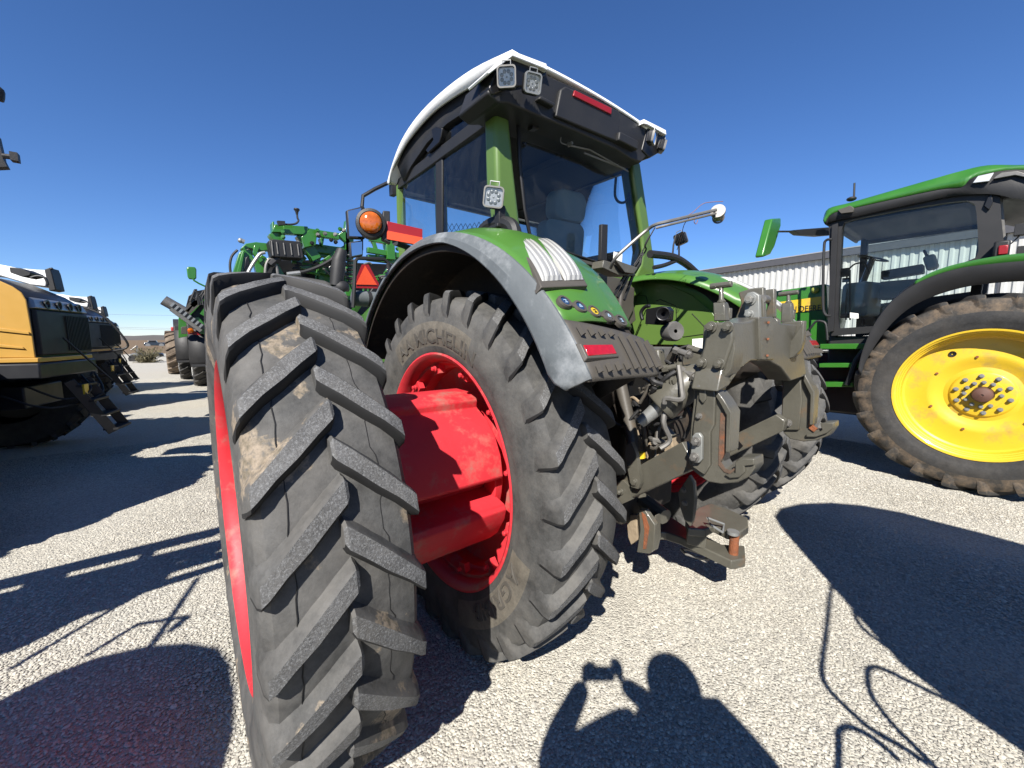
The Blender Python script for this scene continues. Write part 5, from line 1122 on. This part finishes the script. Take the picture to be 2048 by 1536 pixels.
mb=MB(); mb.tube(cr(gp([(594,426),(595,436),(597,441),(592,447),(580,449),(562,448)],-.2),4),.018,8); mb.lathe([(0,.02),(.05,.03),(.09,.055),(.11,.045),(.12,.01)],P(594,429,y=GY-.2),(0,0,1),16); mb.prism(gp([(555,441),(570,442),(571,449),(558,450)],-.25),(0,.1,0)); mb.build('camera_stalk',M['black'],GS)
mb=MB(); mb.ball(P(481,481,y=GY-.1),.045,12); mb.cyl(P(481,481,y=GY-.1),P(489,484,y=GY-.1),.04,10); mb.build('boom_lamp',M['steel'],GS)
rs=random.Random(5)
def ghose(pts,r,m='rubber',dy=-.2):
    mb=MB(); mb.tube(cr(gp(pts,dy),5),r,8); return mb.build('hose',M[m],GS)
ghose([(585,547),(610,543),(640,532),(664,518),(675,505)],.035); ghose([(574,549),(600,546)],.045,'steel')
ghose([(496,545),(503,532),(512,518),(520,508),(530,505)],.03,'steel'); ghose([(462,552),(460,530),(464,512),(475,500)],.02)
ghose([(530,552),(532,530),(540,518),(552,530),(556,550)],.025,'dsteel'); ghose([(540,530),(558,515)],.06)
slab('valve_cover',[(528,540),(536,524),(552,520),(556,545),(540,556),(528,556)],.2,-.1,'black',.02)
mb=MB(); mb.tube(gp([(684,500),(678,520),(676,540),(672,572)],-.4),[.10,.13,.14,.12],14); mb.build('accumulator',M['rubber'],GS)
mb=MB(); 
for k in range(7): mb.lathe([(-.03,.04),(0,.09),(.03,.04)],P(700,512+k*9,y=GY-.3),(0,0,1),12)
mb.build('coil_spring',M['dsteel'],GS,smooth=30)
mb=MB(); mb.ball(P(682,575,y=GY-.4),.17,14,sc=(1,1,.9)); mb.build('pump',M['rubber'],GS)
for k in range(26):
    p=(rs.uniform(580,700),rs.uniform(520,590)); ghose([p,(p[0]+rs.uniform(-15,15),p[1]+rs.uniform(-6,12)),(p[0]+rs.uniform(-28,28),p[1]+rs.uniform(0,25))],rs.choice((.012,.018,.025)),rs.choice(('rubber','rubber','dsteel','jdg','steel')),-.1)
for k in range(10):
    p=(rs.uniform(740,800),rs.uniform(520,580)); ghose([p,(p[0]+rs.uniform(-15,15),p[1]+rs.uniform(-6,12)),(p[0]+rs.uniform(-28,28),p[1]+rs.uniform(0,25))],rs.choice((.012,.018,.025)),rs.choice(('rubber','dsteel','jdg')),.3)
for k in range(30):
    p=(rs.uniform(500,700),rs.uniform(505,560)); q=(p[0]+rs.uniform(-22,22),p[1]+rs.uniform(-10,14)); gbeam('boom_strut',p,q,rs.choice((.05,.08,.11)),rs.uniform(.15,.6),rs.choice(('jdg','jdg','blk2','black')))
for k in range(12):
    p=(rs.uniform(738,815),rs.uniform(480,560)); q=(p[0]+rs.uniform(-22,22),p[1]+rs.uniform(-10,14)); gbeam('boom_strut',p,q,rs.choice((.05,.08,.10)),rs.uniform(.5,.9),rs.choice(('jdg','jdg','black')))
for k in range(14):
    p=(rs.uniform(560,695),rs.uniform(455,500)); mb=MB(); c=P(*p,y=GY-.15); mb.bolt(c,(rs.uniform(-.5,.5),-1,0),.03,.05); mb.build('fitting',rs.choice((M['dsteel'],M['jdg'],M['black'])),GS)
# triangle
tz=4.4
tri=[P(a,b,y=tz) for a,b in ((730,531),(712,569),(754,570))]
mb=MB(); mb.prism([P(a,b,y=tz+.01) for a,b in ((724,529),(737,529),(758,568),(755,577),(712,576),(708,568))],(0,.01,0)); tr=mb.build('warning_triangle_border',M['refl'],GS); tr.name='warning_triangle'
mb=MB(); mb.prism(tri,(0,-.006,0)); mb.build('triangle_centre',M['orange'],tr,smooth=0)
for dx in (-4,5):
    mb=MB(); mb.beam(P(730+dx,570,y=tz+.03),P(731+dx,600,y=tz+.03),.03,.02); mb.build('triangle_post',M['jdg'],tr)
mb=MB(); mb.beam(P(690,588,y=tz+.1),P(770,588,y=tz+.1),.1,.06,up=(0,0,1)); mb.beam(P(731,588,y=tz+.1),Vector((.2,7.6,1.9)),.08,.08); mb.build('triangle_arm',M['jdg'],GS)
for x_ in (-.9,2.1):
    for y_ in (GY+1.2,GY+4.8):
        o=tyre('tyre',GS,x_,y_,.95,Rt=.98,rb=.6,hw=.22,N=20,phase=4,drop=14,lw=.03,mats=[M['rub2'],M['rub2']]); mb=MB(); mb.lathe([(-.18,.6),(-.19,.62),(-.1,.55),(-.05,.2),(-.05,.01)],(x_,y_,.95),(1,0,0),32); mb.build('rim',M['yellow'],GS,smooth=40)
# tractor access rail, tank (left of cab)
mb=MB(); mb.tube([P(a,b,y=2.5) for a,b in ((706,615),(709,560),(711,522),(716,516),(768,519),(776,525),(778,545),(770,560))],.022,8); mb.build('access_rail',M['black'],TR)
mb=MB(); a=P(715,597,y=2.6); mb.tube([a+Vector((-.05,0,0)),a+Vector((.5,0,0))],.085,20); tk=mb.build('air_tank',M['lip'],TR); mb=MB(); mb.tube([a+Vector((.1,0,0)),a+Vector((.14,0,0))],.088,20); mb.build('tank_strap',M['black'],tk)
# ------------------------------------------------------------------ second green machine down the row
RY=15.5
RT=thing('harvest_tractor','green machine with black mudguards over white-rimmed wheels, farther down the row at left','tractor',(-.6,RY+1.5,0))
def rp_(pts,dy=0): return [P(a,b,y=RY+dy) for a,b in pts]
def rsl(name,pts,th=.2,dy=0,m='jdg',bev=.01):
    mb=MB(); mb.prism(rp_(pts,dy),(0,th,0)); return mb.build(name,M[m],RT,bevel=bev)
rsl('body',[(357,634),(372,628),(420,626),(440,670),(400,668),(357,676)],2.5,.6); rsl('dark_core',[(377,592),(392,582),(430,575),(430,640),(372,642),(370,620)],1.2,.5,'blk2')
rsl('lamp_panel',[(362,654),(374,652),(374,668),(362,668)],.1,-.05,'brown'); rsl('lamp_panel',[(376,656),(402,668),(402,671),(376,668)],.1,-.08,'refl')
mb=MB(); mb.lathe([(0,.09),(.05,.08),(.08,.01)],P(381,661,y=RY-.1),(0,-1,0),16); mb.build('amber_lamp',M['amber'],RT)
rsl('green_arm',[(392,600),(408,588),(430,575),(430,584),(404,606),(380,632),(368,632)],.3,.2); rsl('green_arm',[(386,636),(398,634),(412,652),(415,668),(400,668)],.3,.1)
for (a,b) in (((404,630),(426,600)),((384,612),(410,590)),((370,630),(398,604)),((372,622),(392,596))):
    mb=MB(); mb.beam(P(*a,y=RY),P(*b,y=RY),.1,.14); mb.build('arm_bar',M['brown' if a[0]<375 else 'jdg'],RT)
for s in range(6):
    mb=MB(); mb.tube(cr([P(380+s*6,600+rs.uniform(-8,12),y=RY-.1),P(384+s*6,590+rs.uniform(-8,8),y=RY-.1),P(392+s*6,586+rs.uniform(-8,12),y=RY-.1),P(398+s*4,610,y=RY-.1)],4),.03,6); mb.build('hose',M['rubber'],RT)
# chain-like elevator pointing up-left
mb=MB(); A=P(342,618,y=RY-.4);B=P(402,662,y=RY-.4); mb.beam(A,B,.5,.12,up=(0,0,1)); el=mb.build('elevator',M['dsteel'],RT)
for k in range(16):
    mb=MB(); p=lerp(A,B,k/15); mb.box(p+Vector((.05,-.1,.12)),(.07,.4,.14),rot=(0,.7,0)); mb.build('elevator_paddle',M['blk2' if k%2 else 'steel'],el)
mb=MB(); c=P(348,612,y=RY-.4); mb.lathe([(-.3,.02),(-.3,.16),(.3,.16),(.3,.02)],c,(.7,0,-.5),16); mb.build('elevator_motor',M['dsteel'],el)
# mudguards, tyres with white rims
for (cx,cy,dy) in ((-2.46,16.9,0),(-2.86,20.4,1)):
    r=1.35
    mb=MB(); mb.lathe([(-.02,r),(.45,r),(.47,r-.05)],(cx,cy,1.2),(1,0,0),30,a0=-1.9,a1=1.9); mb.build('mudguard',M['black'],RT,smooth=40,solid=.03)
    mb=MB(); mb.prism([Vector((cx+.0,cy-1.32,.75)),Vector((cx+.75,cy-1.32,.75)),Vector((cx+.75,cy-1.0,2.25)),Vector((cx+.0,cy-1.0,2.25))],(0,.04,0)); mb.build('mud_flap',M['black'],RT,bevel=.02)
    tyre('tyre',RT,cx+.36,cy,1.18,Rt=1.2,rb=.8,hw=.3,N=22,phase=2,drop=13,lw=.035,mats=[M['rub2'],M['rub2']])
    mb=MB(); mb.lathe([(0.04,.80),(0.02,.84),(.06,.76),(.2,.74),(.2,.01)],(cx,cy,1.18),(1,0,0),44); mb.build('rim',M['white'],RT,smooth=40)
mb=MB(); mb.box((-.6,18.5,1.6),(2.6,5,1.2)); mb.build('chassis',M['blk2'],RT)
# yellow rim wheel of the next machine showing as a sliver
YT=thing('yellow_rim_tractor','green tractor hidden behind the big tyre, with a sliver of yellow rim showing','tractor',(-.2,11.5,0))
mb=MB(); mb.lathe([(-.0,.55),(-.02,.60),(.02,.55),(.05,.3),(.05,.01)],(-2.0,11.6,.95),(1,0,0),40); mb.build('rim',M['yellow'],YT,smooth=40)
tyre('tyre',YT,-1.86,11.6,.95,Rt=.98,rb=.56,hw=.2,N=20,phase=4,drop=14,lw=.03,mats=[M['rub2'],M['rub2']])
mb=MB(); mb.box((-.4,12.2,1.2),(2.2,2.6,.8)); mb.build('chassis',M['jdg'],YT,bevel=.05)
mb=MB(); mb.tube([P(411,573,y=11.5),P(398,567,y=11.5),P(388,561,y=11.5),P(386,556,y=11.5)],.022,6); mb.tube([P(411,573,y=11.5),Vector((-.9,11.8,3.0)),Vector((-.6,12,1.6))],.03,6); am=mb.build('mirror_arm',M['jdg'],YT)
mb=MB(); mb.prism([P(a,b,y=11.5) for a,b in ((373,537),(376,533),(390,534),(393,539),(393,556),(390,559),(378,558),(375,553))],(0,.08,0)); mb.build('mirror',M['jdg'],am,bevel=.02)
# muddy wide tyre machine
MT=thing('red_tractor','tractor with a tall mud-coloured tyre and some red bodywork above it','tractor',(-2.2,24.5,0))
M['mud2']=rubbermat('tan_mud_rubber',(.16,.12,.085),(.3,.3,.3),0,(.34,.26,.18),.9,3)
tyre('tyre',MT,-2.85,24.0,1.04,Rt=1.08,rb=.6,hw=.42,N=18,phase=4,drop=14,lw=.05,lugh=.06,mats=[M['mud2'],M['mud2']])
mb=MB(); mb.box((-1.6,25.5,1.7),(1.6,3,.9)); mb.box(P(351,660,y=24.6),(.35,.4,.3)); mb.cyl(P(350,664,y=24.6),P(350,655,y=24.6),.06,10); mb.build('body',mat('old_red_paint',(.45,.03,.03),.5),MT,bevel=.05)
# ------------------------------------------------------------------ distance: pickup, hills, wires, yard equipment
PT=thing('pickup_truck','dark blue pickup truck parked broadside far off beyond the yard','pickup',tuple(P(305,692,z=.0).xy)+(0,))
c=P(305,692,z=0); Yp=c.y
def pq(pts,dy=0): return [P(a,b,y=Yp+dy) for a,b in pts]
mb=MB(); mb.prism(pq([(288,691),(287,686),(295,684),(297,681),(312,681),(315,685),(330,685),(331,691)]),(0,2.0,0)); pb_=mb.build('body',mat('dark_blue_paint',(.03,.05,.08),.3,coat=.5),PT,bevel=.05)
mb=MB(); mb.prism(pq([(297,684.5),(299,682),(311,682),(312,684.5)],-.02),(0,.03,0)); mb.build('window',M['blk2'],pb_)
for px in (296,323):
    mb=MB(); q=P(px,690.5,y=Yp); mb.cyl(q+Vector((0,-.1,0)),q+Vector((0,.3,0)),.45,20); mb.build('wheel',M['steel'],PT)
HL=MB(); rsq=random.Random(2)
pts=[];X0=-700
for i in range(90):
    x=X0+i*16; h=5+5*mnoise.noise((i*.15,3,0))+3*mnoise.noise((i*.6,8,0)); pts.append((x,max(2,h)))
HL.grid([[Vector((x,560,-2)) for x,h in pts],[Vector((x,575,h*.8)) for x,h in pts],[Vector((x,600,h)) for x,h in pts],[Vector((x,700,h*.9)) for x,h in pts]])
tag(HL.build('hills',mat('scrub_covered_hills',(.13,.12,.11),.95,var=.35,vscale=.05)),kind='structure')
for lv,(pa_,pb__) in enumerate(((( 190,627),(352,630)),((190,652),(352,656)),((190,655),(352,659)))):
    mb=MB(); a=P(*pa_,y=170); b=P(*pb__,y=170); d=(b-a); mb.tube([a-d*2,lerp(a,b,.5)+Vector((0,0,-.2)),b+d*2],.03,5)
    o=mb.build('power_line',M['dsteel']); tag(o,['highest of the thin wires crossing the sky over the far field','thin wire just above the lowest one over the far field','lowest thin wire crossing the sky just above the horizon'][lv],'wire','power lines over the field')
mb=MB(); 
EQ=thing('grey_trailer','small grey steel trailer with an upright plate, standing past the third sprayer','trailer',tuple(P(272,722,z=0).xy)+(0,))
ey=P(272,722,z=0).y; ep=lambda pts,dy=0: [P(a,b,y=ey+dy) for a,b in pts]
mb.prism(ep([(256,725),(260,708),(278,707),(283,712),(286,724)]),(0,1.6,0)); mb.build('bed',mat('grey_steel_paint',(.22,.23,.22),.5,var=.2),EQ,bevel=.03)
mb=MB(); mb.prism(ep([(271,708),(273,691),(275,691),(278,708)],.5),(0,.1,0)); mb.tube(ep([(262,700),(273,692)],.5),.05,6); mb.build('upright_plate',M['dsteel'],EQ)
mb=MB(); q=ep([(268,724)]); mb.cyl(q[0]+Vector((0,-.2,.25)),q[0]+Vector((0,.1,.25)),.3,14); mb.build('wheel',M['rub2'],EQ)
yb_=P(320,713,z=0).y
mb=MB()
for i in range(5):
    pass
mb.prism([P(a,b,y=yb_) for a,b in ((292,713),(300,708),(312,706),(325,708),(328,712),(310,712),(303,715))],(0,1.2,.05)); tag(mb.build('tarpaulin',M['blk2'],bevel=.03),'crumpled black tarpaulin lying on pale gravel beyond the grey trailer','tarpaulin')
def bush(name,px,py,w,h,lb,n=260):
    g=P(px,py,z=0); mb=MB(); r=random.Random(9)
    for i in range(n):
        a=r.uniform(0,2*pi); e=r.uniform(0,1); d=Vector((cos(a)*r.uniform(.2,1)*w,sin(a)*r.uniform(.2,1)*w,e*h)); mb.tube([g+d*.15,g+d],[.02,.008],3)
        q=g+d; t=Vector((r.uniform(-1,1),r.uniform(-1,1),r.uniform(-1,1)))*.09; u=Vector((r.uniform(-1,1),r.uniform(-1,1),r.uniform(-1,1)))*.09; mb.add([q-t,q+u,q+t],[(0,1,2)])
    tag(mb.build(name,mat('dry_weeds',(.17,.15,.08),.9),smooth=0),lb,'bush')
bush('dry_bush',297,725,.9,1.1,'low dry bush beside the grey trailer at the far end of the yard')
# ------------------------------------------------------------------ unseen shapes outside the view, fitted to the ground shadows they cast
nn=Vector((.806,.592,0)); side=Vector((-nn.y,nn.x,0))
Q=Vector((-.28,-2.99,0)); cpl=nn.dot(Q)
def up_sun(px,py,c=cpl):
    g=P(px,py,z=0); t=(nn.dot(g)-c)/(nn.x*-SUN.x+nn.y*-SUN.y)
    return g+SUN*t
IM=thing('blocker','unseen dark implement with hanging hoses behind the photographer, whose rounded shadow falls at right','blocker',(-.3,-3.4,0))  # added unseen slab, outline shaped to cast the right-hand ground shadow
oc=[up_sun(a,b) for a,b in ((1990,1425),(1940,1352),(1850,1272),(1760,1208),(1690,1168),(1630,1128),(1590,1085),(1560,1050),(1548,1030),(1560,1014),(1600,1005),(1660,1003),(1720,1008),(1800,1022),(1870,1040),(1960,1062),(2080,1095))]
base=[Vector((p.x,p.y,.3)) for p in (oc[-1],oc[0])]
mb=MB(); mb.prism(oc+[up_sun(2600,1300),Vector((base[0].x,base[0].y,.3))+side*-.3,base[1]],nn*-1.0); mb.build('shell',M['navy'],IM,bevel=.02)
for k,(dx) in enumerate((-.5,.5)):
    mb=MB(); c=Q-nn*.9-side*1.0+side*dx; c=c-nn*1.2; mb.cyl(Vector((c.x,c.y,.4))-side*.12,Vector((c.x,c.y,.4))+side*.12,.4,24); mb.build('wheel',M['rub2'],IM)
for cc in ([(1672,1130),(1662,1190),(1655,1260),(1646,1330),(1652,1365),(1680,1400),(1740,1455),(1800,1490),(1860,1530)],[(1712,1195),(1712,1230),(1735,1262),(1790,1302),(1850,1340),(1930,1375),(2000,1405)],[(1980,1432),(1900,1400),(1820,1362),(1770,1338),(1745,1335),(1738,1350),(1746,1390),(1790,1450),(1850,1510),(1900,1560)],[(1678,1580),(1680,1500),(1682,1462),(1705,1455),(1750,1478),(1800,1520)]):
    mb=MB(); mb.tube(cr([up_sun(*q,c=cpl-.7) for q in cc],5),.013,7); mb.build('hose',M['rubber'],IM)
# extra shadow at lower left: added slab out of view, outline shaped to cast it
gl_=[(-40,1420),(0,1395),(100,1345),(200,1308),(300,1286),(380,1280),(440,1290),(465,1320),(474,1380),(474,1450),(455,1520),(430,1580),(300,1700),(-60,1700)]
c2=nn.dot(Vector((-4.0,-1.0,0)))
WG=thing('left_blocker','unseen dark slab beyond the left edge, added to throw the rounded shadow','tank',(-4.3,-.6,0))
mb=MB(); mb.prism([up_sun(a,b,c2) for a,b in gl_],nn*-.8); mb.build('shell',M['navy'],WG,bevel=.03)
# folded boom lattice of the sprayer beyond the left border: only its shadow falls in view
cb=-3.6
BT=[]
for k,(a,b,r) in enumerate((((-60,1182),(440,1060),.12),((-60,1215),(446,1088),.15),((60,1216),(450,1106),.09),((-60,1252),(300,1163),.28),((160,1218),(450,1126),.07),((-80,1300),(130,1228),.30),((20,1335),(250,1200),.03),((170,1310),(272,1248),.03),((272,1248),(375,1232),.02),((300,1290),(392,1155),.025),((340,1260),(368,1235),.04),((90,1150),(70,1190),.12),((300,1095),(250,1170),.06))):
    A=iw@up_sun(*a,cb); B=iw@up_sun(*b,cb); mb=MB(); mb.beam(A,B,r,r)
    me=bpy.data.meshes.new('boom'); me.from_pydata(mb.v,[],mb.f); me.materials.append(M['ochre']); o=bpy.data.objects.new('boom_arm',me); COL.objects.link(o); o.parent=s0
# ------------------------------------------------------------------ the photographer
def skin_fig(name,joints,edges,radii,m,parent,sub=2,root=0):
    me=bpy.data.meshes.new(name); off=wloc(parent); me.from_pydata([tuple(Vector(j)-off) for j in joints],edges,[]); o=bpy.data.objects.new(name,me); COL.objects.link(o); o.parent=parent
    md=o.modifiers.new('skin','SKIN'); me.materials.append(m)
    for i,r in enumerate(radii):
        sv=me.skin_vertices[0].data[i]; sv.radius=(r,r) if not isinstance(r,tuple) else r; sv.use_root=(i==root)
    md.use_smooth_shade=True
    s=o.modifiers.new('s','SUBSURF'); s.levels=sub; s.render_levels=sub
    return o
fw=Vector((sin(.684),cos(.684),0)); rt_=Vector((cos(.684),-sin(.684),0))
def ups(px,py,c=-3.46): return up_sun(px,py,c)
fw=Vector((.806,.592,0)); rt_=Vector((.592,-.806,0))
hc=ups(1347,1368); base=Vector((hc.x,hc.y,0)); PH=thing('person','photographer in dark jacket and jeans holding a phone up in both hands','person',tuple(base))
def b_(r,f,z): return base+rt_*r+fw*f+Vector((0,0,z))
sh=ups(1365,1448); zs=sh.z
J=[b_(-.02,0,.90),b_(0,0,1.08),lerp(b_(0,0,1.12),sh,.5),sh,lerp(sh,hc,.55),
   ups(1290,1480),ups(1085,1535,-3.42),ups(1168,1365,-3.33),
   ups(1445,1455),b_(.36,.02,zs-.27),ups(1240,1362,-3.33),
   b_(-.12,0,.84),b_(-.14,.03,.48),b_(-.15,0,.09),b_(.12,0,.84),b_(.14,.05,.48),b_(.15,.02,.09)]
E_=[(0,1),(1,2),(2,3),(3,4),(3,5),(5,6),(6,7),(3,8),(8,9),(9,10),(0,11),(11,12),(12,13),(0,14),(14,15),(15,16)]
skin_fig('body',J,E_,[.22,.25,.26,.19,.17,.13,.07,.045,.13,.10,.04,.11,.08,.055,.11,.08,.055],M['cloth'],PH)
mb=MB(); mb.ball(hc,.105,20,sc=(.82,.95,1.15)); hd_=mb.build('head',M['skin'],PH,smooth=60)
mb=MB(); mb.ball(hc+fw*.1+Vector((0,0,-.01)),.02,8,sc=(.8,1.2,1.6)); mb.build('nose',M['skin'],hd_)
for s in (-1,1):
    mb=MB(); mb.ball(hc+rt_*.095*s,.03,8,sc=(.5,.8,1.2)); mb.build('ear',M['skin'],hd_); mb=MB(); mb.ball(hc+rt_*.035*s+fw*.088+Vector((0,0,.015)),.013,8); mb.build('eye',M['paper'],hd_)
mb=MB(); mb.tube([hc+rt_*-.025+fw*.092+Vector((0,0,-.06)),hc+rt_*.025+fw*.092+Vector((0,0,-.06))],.006,6); mb.build('mouth',M['redlens'],hd_)
mb=MB(); mb.ball(hc+Vector((0,0,.02))-fw*.02,.135,20,sc=(.95,1,1.05)); mb.build('cap',M['navy'],PH,smooth=60)
mb=MB(); mb.prism([hc+fw*.08+rt_*a+fw*b+Vector((0,0,.05)) for a,b in ((-.07,0),(.07,0),(.05,.05),(-.05,.05))],(0,0,.01)); mb.build('cap_peak',M['navy'],PH)
for s,w in ((-1,J[7]),(1,J[10])):
    mb=MB(); pc=w+fw*.01+Vector((0,0,.04)); mb.box(pc,(.03,.05,.08),rot=(0,0,-.684)); hnd=mb.build('hand',M['skin'],PH,bevel=.012)
    for k in range(5):
        a=pc+Vector((0,0,-.03+.02*k)); mb=MB(); mb.tube([a,a+fw*.02-rt_*s*.02,a+fw*.015-rt_*s*.05],[.009,.0085,.007],7); mb.build('finger' if k else 'thumb',M['skin'],hnd)
pcn=CAM-CF*.035+CR*.0-CU*.0
PN=thing('phone','black phone held upright in front of the photographer, the camera that took the picture','phone',tuple(pcn))
mb=MB(); mt=Matrix((CR,CU,-CF)).transposed(); mb.prism([pcn+mt@Vector((a-.045,b-.01,-.004)) for a,b in rpoly((0,0),.15,.076,.012)],mt@Vector((0,0,.008))); mb.build('phone_body',M['blk2'],PN)
